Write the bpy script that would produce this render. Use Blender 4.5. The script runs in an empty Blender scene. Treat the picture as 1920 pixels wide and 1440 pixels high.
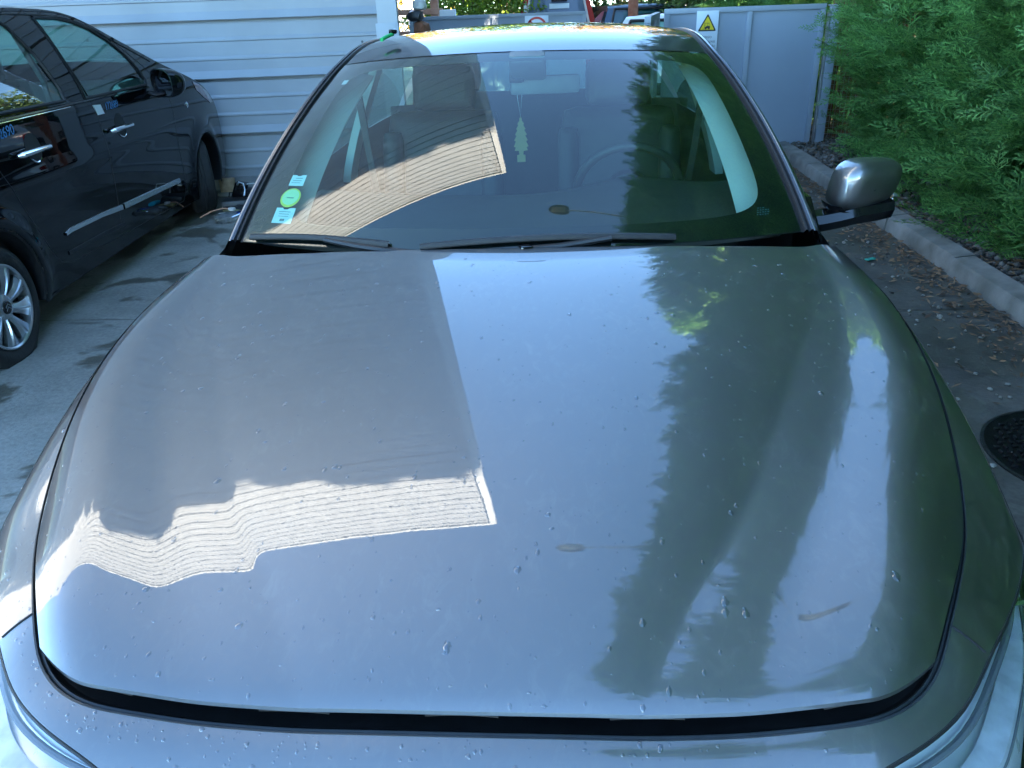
import bpy, bmesh, math, random
import numpy as np
from math import sin, cos, pi, radians, sqrt
from mathutils import Vector, Matrix
random.seed(7); RNG = np.random.default_rng(11)
SC = bpy.context.scene
COL = SC.collection

# ------------------------------------------------------------------ camera, sky, sun, exposure
def cam_basis(p, roll, yaw):
    p, r, y = radians(p), radians(roll), radians(yaw)
    f = np.array([sin(y)*cos(p), cos(y)*cos(p), -sin(p)])
    rt = np.array([cos(y), -sin(y), 0.0]); up = np.cross(rt, f)
    return cos(r)*rt + sin(r)*up, -sin(r)*rt + cos(r)*up, f
CR, CU, CF = cam_basis(26.0, -2.1, -4.0)
cd = bpy.data.cameras.new("camera"); cam = bpy.data.objects.new("camera", cd); COL.objects.link(cam)
cam.matrix_world = Matrix(((CR[0], CU[0], -CF[0], .122), (CR[1], CU[1], -CF[1], -.5), (CR[2], CU[2], -CF[2], 1.55), (0, 0, 0, 1)))
cd.sensor_width = 36; cd.lens = 36*1450/1920; cd.clip_start = .02; cd.clip_end = 400
SC.camera = cam

SUN = Vector((.74, -.62, .27)).normalized()          # towards the sun: low, behind the camera and beyond the hedge
W = bpy.data.worlds.new("World"); SC.world = W; W.use_nodes = True
nt = W.node_tree; nt.nodes.clear()
sky = nt.nodes.new("ShaderNodeTexSky"); sky.sky_type = 'NISHITA'; sky.sun_disc = False
sky.sun_elevation = math.asin(SUN.z); sky.sun_rotation = math.atan2(SUN.x, SUN.y)
sky.air_density = .75; sky.dust_density = .0; sky.ozone_density = 4.5; sky.altitude = 3500
bg = nt.nodes.new("ShaderNodeBackground"); bg.inputs[1].default_value = .115
wo = nt.nodes.new("ShaderNodeOutputWorld")
tint = nt.nodes.new('ShaderNodeMix'); tint.data_type = 'RGBA'; tint.blend_type = 'MULTIPLY'; tint.inputs[0].default_value = 1.0; tint.inputs[7].default_value = (1.23, 1.11, .83, 1)
nt.links.new(sky.outputs[0], tint.inputs[6]); nt.links.new(tint.outputs[2], bg.inputs[0]); nt.links.new(bg.outputs[0], wo.inputs[0])
sl = bpy.data.lights.new("sun", 'SUN'); sl.energy = 5.0; sl.angle = radians(.53); sl.color = (1.0, .87, .67)
so = bpy.data.objects.new("sun", sl); COL.objects.link(so)
so.rotation_euler = SUN.to_track_quat('Z', 'Y').to_euler(); so.location = (6, -6, 14)
SC.view_settings.view_transform = 'Standard'; SC.view_settings.look = 'None'
SC.view_settings.gamma = 1.0; SC.view_settings.exposure = 4.4; SC.view_settings.use_curve_mapping = False
SC.cycles.use_denoising = True
SC.cycles.max_bounces = 10; SC.cycles.transparent_max_bounces = 24; SC.cycles.glossy_bounces = 6
SC.cycles.caustics_reflective = False; SC.cycles.caustics_refractive = False
SC.cycles.sample_clamp_indirect = 6.0

# ------------------------------------------------------------------ helpers
def setp(o, label=None, cat=None, group=None, kind=None):
    if label: o['label'] = label
    if cat: o['category'] = cat
    if group: o['group'] = group
    if kind: o['kind'] = kind
    return o
def thing(name, label, cat, loc=(0, 0, 0), rot=0, group=None):
    o = bpy.data.objects.new(name, None); COL.objects.link(o)
    o.location = loc; o.rotation_euler = (0, 0, rot); o.empty_display_size = .2
    return setp(o, label, cat, group)
def link_mesh(name, me, mat, parent=None, smooth=True, sharp=None):
    if mat:
        for m in (mat if isinstance(mat, (list, tuple)) else [mat]): me.materials.append(m)
    if smooth: me.shade_smooth()
    if sharp is not None and smooth:
        me.set_sharp_from_angle(angle=radians(sharp))
    o = bpy.data.objects.new(name, me); COL.objects.link(o)
    if parent: o.parent = parent
    return o
def ob(name, v, f, mat, parent=None, smooth=True, sharp=40):
    me = bpy.data.meshes.new(name)
    me.from_pydata([tuple(map(float, p)) for p in v], [], [tuple(map(int, q)) for q in f]); me.validate(); me.update()
    return link_mesh(name, me, mat, parent, smooth, sharp)
def fast_mesh(name, V, F):
    """V (n,3), F (m,k) numpy"""
    me = bpy.data.meshes.new(name); k = F.shape[1]
    me.vertices.add(len(V)); me.vertices.foreach_set("co", V.astype(np.float32).ravel())
    me.loops.add(F.size); me.loops.foreach_set("vertex_index", F.astype(np.int32).ravel())
    me.polygons.add(len(F)); me.polygons.foreach_set("loop_start", (np.arange(len(F))*k).astype(np.int32))
    me.update(calc_edges=True); return me
class MB:
    """collects shapes into one mesh"""
    def __init__(s): s.v = []; s.f = []
    def add(s, v, f):
        n = len(s.v); s.v += [tuple(map(float, p)) for p in v]; s.f += [tuple(int(i)+n for i in q) for q in f]; return s
    def box(s, c, d, R=None, bev=0.0):
        bm = bmesh.new(); bmesh.ops.create_cube(bm, size=1.0)
        for q in bm.verts: q.co = Vector((q.co.x*d[0], q.co.y*d[1], q.co.z*d[2]))
        if bev > 0: bmesh.ops.bevel(bm, geom=bm.edges[:], offset=bev, segments=2, affect='EDGES', profile=.6)
        bm.verts.index_update()
        M = R if R is not None else Matrix.Identity(3)
        s.add([Vector(c) + M @ q.co for q in bm.verts], [[q.index for q in fc.verts] for fc in bm.faces]); bm.free(); return s
    def tube(s, pts, r, n=8, cap=True):
        pts = [Vector(p) for p in pts]; rs = r if isinstance(r, (list, tuple)) else [r]*len(pts)
        v = []; up = None
        for i, p in enumerate(pts):
            t = (pts[min(i+1, len(pts)-1)] - pts[max(i-1, 0)]).normalized()
            if up is None: up = t.orthogonal().normalized()
            up = (up - t*up.dot(t)).normalized(); b = t.cross(up)
            for k in range(n):
                a = 2*pi*k/n; v.append(p + (up*cos(a) + b*sin(a))*rs[i])
        f = [(i*n+k, i*n+(k+1) % n, (i+1)*n+(k+1) % n, (i+1)*n+k) for i in range(len(pts)-1) for k in range(n)]
        if cap: f += [tuple(range(n))[::-1], tuple(range((len(pts)-1)*n, len(pts)*n))]
        return s.add(v, f)
    def grid(s, P, flip=False):
        P = np.asarray(P, float); a, b = P.shape[:2]
        f = [(i*b+j, i*b+j+1, (i+1)*b+j+1, (i+1)*b+j) for i in range(a-1) for j in range(b-1)]
        if flip: f = [q[::-1] for q in f]
        return s.add(P.reshape(-1, 3), f)
    def lathe(s, prof, c, axis, n=48, start=0):
        """prof: (along axis, radius)"""
        ax = Vector(axis).normalized(); u = ax.orthogonal().normalized(); w = ax.cross(u); c = Vector(c); v = []
        for (h, r) in prof:
            for k in range(n):
                a = 2*pi*k/n; v.append(c + ax*h + (u*cos(a) + w*sin(a))*r)
        f = [(i*n+k, i*n+(k+1) % n, (i+1)*n+(k+1) % n, (i+1)*n+k) for i in range(len(prof)-1) for k in range(n)]
        return s.add(v, f)
    def prism(s, poly, o, ex, ey, ez, d):
        """polygon in plane (ex,ey) at o, extruded by d along ez"""
        o, ex, ey, ez = map(Vector, (o, ex, ey, ez)); n = len(poly)
        a = [o + ex*p[0] + ey*p[1] for p in poly]; b = [p + ez*d for p in a]
        return s.add(a + b, [tuple(range(n))[::-1], tuple(range(n, 2*n))] + [(i, (i+1) % n, n+(i+1) % n, n+i) for i in range(n)])
    def put(s, name, mat, parent=None, smooth=True, sharp=40): return ob(name, s.v, s.f, mat, parent, smooth, sharp)

class NS:
    """natural cubic spline"""
    def __init__(s, x, y):
        x = np.array(x, float); y = np.array(y, float); n = len(x); h = np.diff(x)
        A = np.eye(n); r = np.zeros(n)
        for i in range(1, n-1):
            A[i, i-1] = h[i-1]; A[i, i] = 2*(h[i-1]+h[i]); A[i, i+1] = h[i]
            r[i] = 6*((y[i+1]-y[i])/h[i] - (y[i]-y[i-1])/h[i-1])
        s.x, s.y, s.h, s.m = x, y, h, np.linalg.solve(A, r)
    def __call__(s, t):
        t = np.asarray(t, float); i = np.clip(np.searchsorted(s.x, t)-1, 0, len(s.h)-1); h = s.h[i]
        tc = np.clip(t, s.x[0], s.x[-1]); a = (s.x[i+1]-tc)/h; b = (tc-s.x[i])/h
        v = a*s.y[i]+b*s.y[i+1]+((a**3-a)*s.m[i]+(b**3-b)*s.m[i+1])*h*h/6
        lo = (s.y[1]-s.y[0])/s.h[0]-s.h[0]*(2*s.m[0]+s.m[1])/6; hi = (s.y[-1]-s.y[-2])/s.h[-1]+s.h[-1]*(s.m[-2]+2*s.m[-1])/6
        return v + np.minimum(t-s.x[0], 0)*lo + np.maximum(t-s.x[-1], 0)*hi

# ------------------------------------------------------------------ materials
def mat_new(name):
    m = bpy.data.materials.new(name); m.use_nodes = True
    return m, m.node_tree, m.node_tree.nodes['Principled BSDF']
def M(name, col, rough=.5, metal=0.0, coat=0.0, var=.0, vscale=8.0, bump=0.0, bscale=60.0, rvar=0.0, spec=.5, col2=None, detail=5.0, coord='Object'):
    m, t, b = mat_new(name)
    b.inputs['Base Color'].default_value = (*col, 1); b.inputs['Roughness'].default_value = rough
    b.inputs['Metallic'].default_value = metal; b.inputs['Coat Weight'].default_value = coat; b.inputs['Coat Roughness'].default_value = .02
    b.inputs['Specular IOR Level'].default_value = spec
    tc = t.nodes.new('ShaderNodeTexCoord')
    if var > 0 or col2 is not None or rvar > 0:
        n = t.nodes.new('ShaderNodeTexNoise'); n.inputs['Scale'].default_value = vscale; n.inputs['Detail'].default_value = detail
        t.links.new(tc.outputs[coord], n.inputs['Vector'])
        if var > 0 or col2 is not None:
            r = t.nodes.new('ShaderNodeValToRGB'); r.color_ramp.elements[0].position = .32; r.color_ramp.elements[1].position = .68
            c2 = col2 if col2 is not None else tuple(min(1, c*(1+var)) for c in col)
            c1 = col if col2 is not None else tuple(c*(1-var) for c in col)
            r.color_ramp.elements[0].color = (*c1, 1); r.color_ramp.elements[1].color = (*c2, 1)
            t.links.new(n.outputs['Fac'], r.inputs[0]); t.links.new(r.outputs[0], b.inputs['Base Color'])
        if rvar > 0:
            mr = t.nodes.new('ShaderNodeMapRange'); mr.inputs[3].default_value = max(0, rough-rvar); mr.inputs[4].default_value = rough+rvar
            t.links.new(n.outputs['Fac'], mr.inputs[0]); t.links.new(mr.outputs[0], b.inputs['Roughness'])
    if bump > 0:
        n2 = t.nodes.new('ShaderNodeTexNoise'); n2.inputs['Scale'].default_value = bscale; n2.inputs['Detail'].default_value = 6
        t.links.new(tc.outputs[coord], n2.inputs['Vector'])
        bp = t.nodes.new('ShaderNodeBump'); bp.inputs['Strength'].default_value = bump; bp.inputs['Distance'].default_value = .01
        t.links.new(n2.outputs['Fac'], bp.inputs['Height']); t.links.new(bp.outputs[0], b.inputs['Normal'])
    return m

def glass_mat(name, tint, refl=1.6, rough=0.0, dirt=0.0):
    m, t, b = mat_new(name); t.nodes.remove(b); out = t.nodes['Material Output']
    tr = t.nodes.new('ShaderNodeBsdfTransparent'); tr.inputs[0].default_value = (*tint, 1)
    gl = t.nodes.new('ShaderNodeBsdfGlossy'); gl.inputs['Roughness'].default_value = rough; gl.inputs[0].default_value = (1, 1, 1, 1)
    ge = t.nodes.new('ShaderNodeNewGeometry'); dt = t.nodes.new('ShaderNodeVectorMath'); dt.operation = 'DOT_PRODUCT'
    t.links.new(ge.outputs['Normal'], dt.inputs[0]); t.links.new(ge.outputs['Incoming'], dt.inputs[1])
    def mth(op, a, b_=None):
        n = t.nodes.new('ShaderNodeMath'); n.operation = op
        for k, v in enumerate((a, b_)):
            if v is None: continue
            if isinstance(v, (int, float)): n.inputs[k].default_value = v
            else: t.links.new(v, n.inputs[k])
        return n.outputs[0]
    sch = mth('ADD', mth('MULTIPLY', mth('POWER', mth('SUBTRACT', 1.0, mth('ABSOLUTE', dt.outputs['Value'])), 5.0), .96), .04)
    mu = t.nodes.new('ShaderNodeMath'); mu.operation = 'MULTIPLY'; mu.use_clamp = True; mu.inputs[1].default_value = refl
    mx = t.nodes.new('ShaderNodeMixShader')
    t.links.new(sch, mu.inputs[0]); t.links.new(mu.outputs[0], mx.inputs[0]); t.links.new(tr.outputs[0], mx.inputs[1]); t.links.new(gl.outputs[0], mx.inputs[2])
    last = mx
    if dirt > 0:
        df = t.nodes.new('ShaderNodeBsdfDiffuse'); df.inputs[0].default_value = (.45, .43, .4, 1)
        n = t.nodes.new('ShaderNodeTexNoise'); n.inputs['Scale'].default_value = 5; n.inputs['Detail'].default_value = 8
        tc = t.nodes.new('ShaderNodeTexCoord'); t.links.new(tc.outputs['Object'], n.inputs['Vector'])
        mp = t.nodes.new('ShaderNodeMapRange'); mp.inputs[1].default_value = .4; mp.inputs[2].default_value = .8; mp.inputs[3].default_value = 0; mp.inputs[4].default_value = dirt
        t.links.new(n.outputs['Fac'], mp.inputs[0])
        m2 = t.nodes.new('ShaderNodeMixShader'); t.links.new(mp.outputs[0], m2.inputs[0]); t.links.new(mx.outputs[0], m2.inputs[1]); t.links.new(df.outputs[0], m2.inputs[2]); last = m2
    t.links.new(last.outputs[0], out.inputs[0]); return m

def paint_mat(name, base, metal=1.0, rough=.20, spec=.5, film=0.0, wob=.0004, dust=.02, ior=1.5):
    m, t, b = mat_new(name); b.inputs['Base Color'].default_value = (*base, 1); b.inputs['Metallic'].default_value = metal
    b.inputs['Roughness'].default_value = rough; b.inputs['Specular IOR Level'].default_value = spec; b.inputs['Coat Weight'].default_value = 1.0; b.inputs['Coat Roughness'].default_value = .006; b.inputs['Coat IOR'].default_value = ior; b.inputs['Specular Tint'].default_value = (.3, .3, .31, 1)
    tc = t.nodes.new('ShaderNodeTexCoord')
    n = t.nodes.new('ShaderNodeTexNoise'); n.inputs['Scale'].default_value = 9; n.inputs['Detail'].default_value = 2
    n2 = t.nodes.new('ShaderNodeTexNoise'); n2.inputs['Scale'].default_value = 420; n2.inputs['Detail'].default_value = 1
    t.links.new(tc.outputs['Object'], n.inputs['Vector']); t.links.new(tc.outputs['Object'], n2.inputs['Vector'])
    b1 = t.nodes.new('ShaderNodeBump'); b1.inputs['Strength'].default_value = .35; b1.inputs['Distance'].default_value = wob
    b2 = t.nodes.new('ShaderNodeBump'); b2.inputs['Strength'].default_value = .10; b2.inputs['Distance'].default_value = .00004
    t.links.new(n.outputs['Fac'], b1.inputs['Height']); t.links.new(n2.outputs['Fac'], b2.inputs['Height']); t.links.new(b1.outputs[0], b2.inputs['Normal'])
    t.links.new(b2.outputs[0], b.inputs['Coat Normal']); t.links.new(b1.outputs[0], b.inputs['Normal'])
    # thin dusty film: patches of slightly rougher clear coat
    n3 = t.nodes.new('ShaderNodeTexNoise'); n3.inputs['Scale'].default_value = 3.2; n3.inputs['Detail'].default_value = 9; n3.inputs['Roughness'].default_value = .7
    mpv = t.nodes.new('ShaderNodeMapping'); mpv.inputs['Scale'].default_value = (1.6, .7, 1)
    t.links.new(tc.outputs['Object'], mpv.inputs[0]); t.links.new(mpv.outputs[0], n3.inputs['Vector'])
    mr = t.nodes.new('ShaderNodeMapRange'); mr.inputs[1].default_value = .45; mr.inputs[2].default_value = .75; mr.inputs[3].default_value = .004; mr.inputs[4].default_value = dust
    t.links.new(n3.outputs['Fac'], mr.inputs[0]); t.links.new(mr.outputs[0], b.inputs['Coat Roughness'])
    if film > 0:      # dried water marks and dust lying on the clear coat
        n4 = t.nodes.new('ShaderNodeTexNoise'); n4.inputs['Scale'].default_value = 26; n4.inputs['Detail'].default_value = 10; n4.inputs['Roughness'].default_value = .75; n4.inputs['Distortion'].default_value = .8
        n5 = t.nodes.new('ShaderNodeTexNoise'); n5.inputs['Scale'].default_value = 4.5; n5.inputs['Detail'].default_value = 4
        mp2 = t.nodes.new('ShaderNodeMapping'); mp2.inputs['Scale'].default_value = (1.5, .8, 1); t.links.new(tc.outputs['Object'], mp2.inputs[0])
        t.links.new(mp2.outputs[0], n4.inputs['Vector']); t.links.new(mp2.outputs[0], n5.inputs['Vector'])
        m4 = t.nodes.new('ShaderNodeMapRange'); m4.inputs[1].default_value = .50; m4.inputs[2].default_value = .72; m4.inputs[3].default_value = .12; m4.inputs[4].default_value = 1.0; t.links.new(n4.outputs['Fac'], m4.inputs[0])
        m5 = t.nodes.new('ShaderNodeMapRange'); m5.inputs[1].default_value = .42; m5.inputs[2].default_value = .65; m5.inputs[3].default_value = .25*film; m5.inputs[4].default_value = film; t.links.new(n5.outputs['Fac'], m5.inputs[0])
        mm = t.nodes.new('ShaderNodeMath'); mm.operation = 'MULTIPLY'; t.links.new(m4.outputs[0], mm.inputs[0]); t.links.new(m5.outputs[0], mm.inputs[1])
        df = t.nodes.new('ShaderNodeBsdfDiffuse'); df.inputs[0].default_value = (.40, .39, .37, 1); mxs = t.nodes.new('ShaderNodeMixShader'); out = t.nodes['Material Output']
        t.links.new(mm.outputs[0], mxs.inputs[0]); t.links.new(b.outputs[0], mxs.inputs[1]); t.links.new(df.outputs[0], mxs.inputs[2]); t.links.new(mxs.outputs[0], out.inputs[0])
    return m

def leaf_mat(name, dark, light, rough=.55, trans=.25):
    m, t, b = mat_new(name); g = t.nodes.new('ShaderNodeNewGeometry')
    r = t.nodes.new('ShaderNodeValToRGB'); r.color_ramp.elements[0].color = (*dark, 1); r.color_ramp.elements[1].color = (*light, 1)
    t.links.new(g.outputs['Random Per Island'], r.inputs[0])
    t.links.new(r.outputs[0], b.inputs['Base Color']); b.inputs['Roughness'].default_value = rough; b.inputs['Specular IOR Level'].default_value = .3
    tl = t.nodes.new('ShaderNodeBsdfTranslucent'); t.links.new(r.outputs[0], tl.inputs[0])
    mx = t.nodes.new('ShaderNodeMixShader'); mx.inputs[0].default_value = trans
    out = t.nodes['Material Output']; t.links.new(b.outputs[0], mx.inputs[1]); t.links.new(tl.outputs[0], mx.inputs[2]); t.links.new(mx.outputs[0], out.inputs[0]); return m

PAINT = paint_mat("grey_metallic_paint", (.18, .182, .188), rough=.46, ior=1.95, dust=.03, film=.13)
BLACKPAINT = paint_mat("black_car_paint", (.003, .004, .006), metal=.0, rough=.5, dust=.01, spec=0.0, ior=1.40)
RUBBER = M("black_rubber", (.008, .008, .009), .55, var=.3, vscale=30, bump=.1)
PLAST = M("black_plastic", (.012, .013, .015), .42, var=.25, vscale=20, bump=.15, bscale=300)
GLOSSBLK = M("gloss_black", (.006, .006, .007), .08, var=.2)
CHROME = M("chrome", (.82, .83, .85), .06, metal=1.0, rvar=.04, vscale=20)
ALLOY = M("alloy_wheel", (.50, .52, .55), .30, metal=.85, var=.1, vscale=14, rvar=.08)
TYRE = M("tyre_rubber", (.013, .013, .014), .75, var=.35, vscale=24, bump=.3, bscale=90)
GREYPL = M("grey_plastic", (.18, .19, .2), .45, var=.15)
BEIGE = M("pale_interior_trim", (.50, .52, .50), .7, var=.04, bump=.1, bscale=400)
SEAT = M("dark_seat_leather", (.032, .032, .033), .5, var=.2, bump=.15, bscale=250)
DASH = M("dark_dashboard", (.032, .033, .034), .6, var=.15, bump=.2, bscale=500)
HEADL = M("pale_headliner", (.42, .43, .42), .85, var=.04, bump=.15, bscale=400)
WHITE = M("white_paper", (.78, .82, .85), .6, var=.03)
STEEL = M("dull_steel", (.45, .46, .47), .4, metal=.8, var=.15)
WINDSCREEN = glass_mat("windscreen_glass", (.56, .76, .69), 2.15, dirt=.006)
SIDEGLASS = glass_mat("tinted_side_glass", (.50, .74, .67), 1.4, dirt=.02)
LENS = glass_mat("clear_lens", (.93, .96, .98), 1.8)
# ------------------------------------------------------------------ ground, kerb, gravel bed
def concrete_mat():
    m, t, b = mat_new("stained_concrete"); L = t.links.new
    tc = t.nodes.new('ShaderNodeTexCoord')
    def noise(sc, det=6, rg=.6, dist=0):
        n = t.nodes.new('ShaderNodeTexNoise'); n.inputs['Scale'].default_value = sc; n.inputs['Detail'].default_value = det; n.inputs['Roughness'].default_value = rg; n.inputs['Distortion'].default_value = dist
        L(tc.outputs['Object'], n.inputs['Vector']); return n
    def ramp(src, p0, p1, c0, c1):
        r = t.nodes.new('ShaderNodeValToRGB'); r.color_ramp.elements[0].position = p0; r.color_ramp.elements[1].position = p1
        r.color_ramp.elements[0].color = (*c0, 1); r.color_ramp.elements[1].color = (*c1, 1); L(src, r.inputs[0]); return r
    def mix(f, a, bb, mode='MIX'):
        x = t.nodes.new('ShaderNodeMix'); x.data_type = 'RGBA'; x.blend_type = mode
        if hasattr(f, 'links'): L(f, x.inputs[0])
        else: x.inputs[0].default_value = f
        L(a, x.inputs[6]); L(bb, x.inputs[7]); return x.outputs[2]
    base = ramp(noise(1.1, 10, .65).outputs['Fac'], .3, .7, (.165, .158, .14), (.34, .33, .30))
    fine = ramp(noise(45, 4).outputs['Fac'], .3, .75, (.72, .72, .72), (1.08, 1.08, 1.08))
    c = mix(1.0, base.outputs[0], fine.outputs[0], 'MULTIPLY')
    wetn = noise(.95, 7, .62, .5)
    wet = t.nodes.new('ShaderNodeMapRange'); wet.inputs[1].default_value = .50; wet.inputs[2].default_value = .525; L(wetn.outputs['Fac'], wet.inputs[0])
    # the lane on the hedge side is darker, damp and mossy
    sx = t.nodes.new('ShaderNodeSeparateXYZ'); L(tc.outputs['Object'], sx.inputs[0])
    lane = t.nodes.new('ShaderNodeMapRange'); lane.inputs[1].default_value = .6; lane.inputs[2].default_value = 1.3; L(sx.outputs['X'], lane.inputs[0])
    mx = t.nodes.new('ShaderNodeMath'); mx.operation = 'MAXIMUM'; L(wet.outputs[0], mx.inputs[0]); L(lane.outputs[0], mx.inputs[1])
    dk = t.nodes.new('ShaderNodeRGB'); dk.outputs[0].default_value = (.40, .39, .34, 1)
    dark = mix(1.0, c, dk.outputs[0], 'MULTIPLY')
    lanec = ramp(noise(2.3, 8, .7).outputs['Fac'], .35, .65, (.05, .048, .04), (.13, .122, .105))
    lanef = mix(1.0, lanec.outputs[0], fine.outputs[0], 'MULTIPLY')
    c2 = mix(wet.outputs[0], c, dark); c3 = mix(lane.outputs[0], c2, lanef)
    L(c3, b.inputs['Base Color'])
    ro = t.nodes.new('ShaderNodeMapRange'); ro.inputs[3].default_value = .85; ro.inputs[4].default_value = .50; L(wet.outputs[0], ro.inputs[0]); L(ro.outputs[0], b.inputs['Roughness'])
    bp = t.nodes.new('ShaderNodeBump'); bp.inputs['Strength'].default_value = .35; bp.inputs['Distance'].default_value = .006
    L(noise(70, 6).outputs['Fac'], bp.inputs['Height']); L(bp.outputs[0], b.inputs['Normal']); return m
CONC = concrete_mat()
g = MB()
# the yard: slabs with open joints between them, one sheet
xs = [-120, -30, -7.2, -4.4, -1.75, .95, 2.60]; ys = [-120, -12, -3.6, .35, 3.55, 7.1, 10.6, 14, 40, 160]
for i in range(len(xs)-1):
    for j in range(len(ys)-1):
        e = .004
        g.add([(xs[i]+e, ys[j]+e, 0), (xs[i+1]-e, ys[j]+e, 0), (xs[i+1]-e, ys[j+1]-e, 0), (xs[i]+e, ys[j+1]-e, 0)], [(0, 1, 2, 3)])
setp(g.put("yard_ground", CONC, smooth=False), kind='structure')
SOIL = M("brown_soil", (.055, .042, .032), .95, col2=(.12, .10, .085), vscale=9, bump=.8, bscale=40)
nx, ny = 60, 150
P = np.zeros((nx, ny, 3)); X = np.linspace(0, 1, nx)**2*150-140+140+2.55; Y = np.linspace(-25, 26, ny)
XX, YY = np.meshgrid(X, Y, indexing='ij')
P[..., 0] = XX; P[..., 1] = YY; P[..., 2] = .07+.018*np.sin(XX*5+YY*2.3)*np.cos(YY*3.7)+.03*np.clip((XX-2.7), 0, 1)
setp(MB().grid(P, True).put("planting_bed", SOIL), kind='structure')
# ground under and around everything, to the horizon
setp(ob("ground", [(-400, -400, -.03), (400, -400, -.03), (400, 400, -.03), (-400, 400, -.03)], [(0, 1, 2, 3)], M("far_ground", (.16, .14, .10), .95, col2=(.22, .2, .15), vscale=.3), smooth=False), kind='structure')
KERB = M("worn_kerb_concrete", (.13, .125, .11), .9, col2=(.27, .26, .24), vscale=5, bump=.5, bscale=60)
kb = MB(); y = -14.2
while y < 8.6:
    L_ = 1.02; yy0, yy1 = y+.006, y+L_-.006
    prof = [(2.475, -.02), (2.485, .085), (2.50, .105), (2.615, .118), (2.635, .10), (2.64, -.02)]
    dx = random.uniform(-.008, .008); dz = random.uniform(-.006, .006)
    kb.grid([[(px+dx, q, pz+dz) for px, pz in prof] for q in np.linspace(yy0, yy1, 6)])
    for q, fl in ((yy0, False), (yy1, True)): kb.add([(px+dx, q, pz+dz) for px, pz in prof], [tuple(range(6))[::1 if not fl else -1]])
    y += L_
setp(kb.put("kerb", KERB), kind='structure')

def rock(rng, s):
    bm = bmesh.new(); bmesh.ops.create_icosphere(bm, subdivisions=1, radius=1)
    V = np.array([v.co for v in bm.verts]); F = np.array([[v.index for v in f.verts] for f in bm.faces]); bm.free()
    V = V*(1+rng.uniform(-.25, .25, (len(V), 1)))*np.array([1, rng.uniform(.6, 1), rng.uniform(.45, .8)]); return V*s, F
def scatter(name, pts, sizes, mat, label, cat='stones', smooth=False):
    protos = [rock(RNG, 1) for _ in range(8)]; Vs = []; Fs = []; n = 0
    for p, s in zip(pts, sizes):
        V, F = protos[RNG.integers(8)]; a = RNG.uniform(0, 6.28); c_, s_ = cos(a), sin(a)
        R = np.array([[c_, -s_, 0], [s_, c_, 0], [0, 0, 1]]); Vs.append((V*s)@R.T+np.array(p)); Fs.append(F+n); n += len(V)
    me = fast_mesh(name, np.concatenate(Vs), np.concatenate(Fs)); o = link_mesh(name, me, mat, smooth=smooth)
    return setp(o, label, cat, kind='stuff')
def rock_mat(name, a, b_, r=.85):
    m, t, b = mat_new(name); g_ = t.nodes.new('ShaderNodeNewGeometry'); rp = t.nodes.new('ShaderNodeValToRGB')
    rp.color_ramp.elements[0].color = (*a, 1); rp.color_ramp.elements[1].color = (*b_, 1); t.links.new(g_.outputs['Random Per Island'], rp.inputs[0]); t.links.new(rp.outputs[0], b.inputs['Base Color']); b.inputs['Roughness'].default_value = r; return m
n = 5200
px = 2.66+RNG.exponential(.35, n); py = RNG.uniform(1.2, 10.5, n)
scatter("gravel", np.c_[px, py, .085+.03*np.clip(px-2.7, 0, 1)+RNG.uniform(-.005, .02, n)], RNG.uniform(.008, .032, n), rock_mat("grey_gravel", (.045, .040, .034), (.21, .19, .17)), "loose grey gravel covering the planting bed under the hedge", 'gravel')
n = 420
px = 2.44-np.abs(RNG.normal(0, .33, n)); py = RNG.uniform(1.0, 8.4, n)
scatter("spilled_stones", np.c_[px, py, np.full(n, .006)], RNG.uniform(.004, .016, n), rock_mat("pale_stones", (.10, .095, .085), (.27, .26, .24)), "pale stones spilled from the bed onto the dark lane", 'stones')
def leaves(name, n, xf, yr, z, sz, mat, label):
    V = []; F = []
    for i in range(n):
        x = xf(); y_ = RNG.uniform(*yr); a = RNG.uniform(0, 6.28); s = RNG.uniform(*sz); w = s*RNG.uniform(.12, .5)
        d = np.array([cos(a), sin(a), RNG.uniform(-.2, .4)]); e = np.array([-sin(a), cos(a), RNG.uniform(-.5, .5)])
        c = np.array([x, y_, z(x)+RNG.uniform(.004, .02)])
        k = len(V); V += [c-d*s, c+e*w, c+d*s, c-e*w]; F.append((k, k+1, k+2, k+3))
    me = fast_mesh(name, np.array(V), np.array(F)); return setp(link_mesh(name, me, mat, smooth=False), label, 'leaf litter', kind='stuff')
LITTER = rock_mat("dry_leaf_litter", (.055, .032, .018), (.26, .15, .08))
leaves("leaf_litter", 2600, lambda: 2.46-abs(RNG.normal(0, .17)), (2.2, 8.4), lambda x: .004, (.008, .028), LITTER, "dry brown leaf litter drifted along the foot of the kerb")
leaves("bed_litter", 3800, lambda: 2.64+abs(RNG.normal(0, .5)), (1.0, 10.0), lambda x: .095+.03*min(max(x-2.7, 0), 1), (.01, .035), LITTER, "brown needles and leaves lying on the gravel bed")
leaves("lane_litter", 500, lambda: RNG.uniform(.9, 2.4), (2.5, 8.4), lambda x: .002, (.006, .03), LITTER, "twigs and leaf bits scattered over the dark lane")
o = MB().box((2.12, 4.45, .012), (.07, .03, .008), Matrix.Rotation(.5, 3, 'Z'), .003).put("plastic_wrapper", M("teal_plastic", (.05, .45, .36), .35, var=.2, vscale=60))
setp(o, "crumpled teal wrapper lying on the dark lane near the kerb", "litter")

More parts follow.
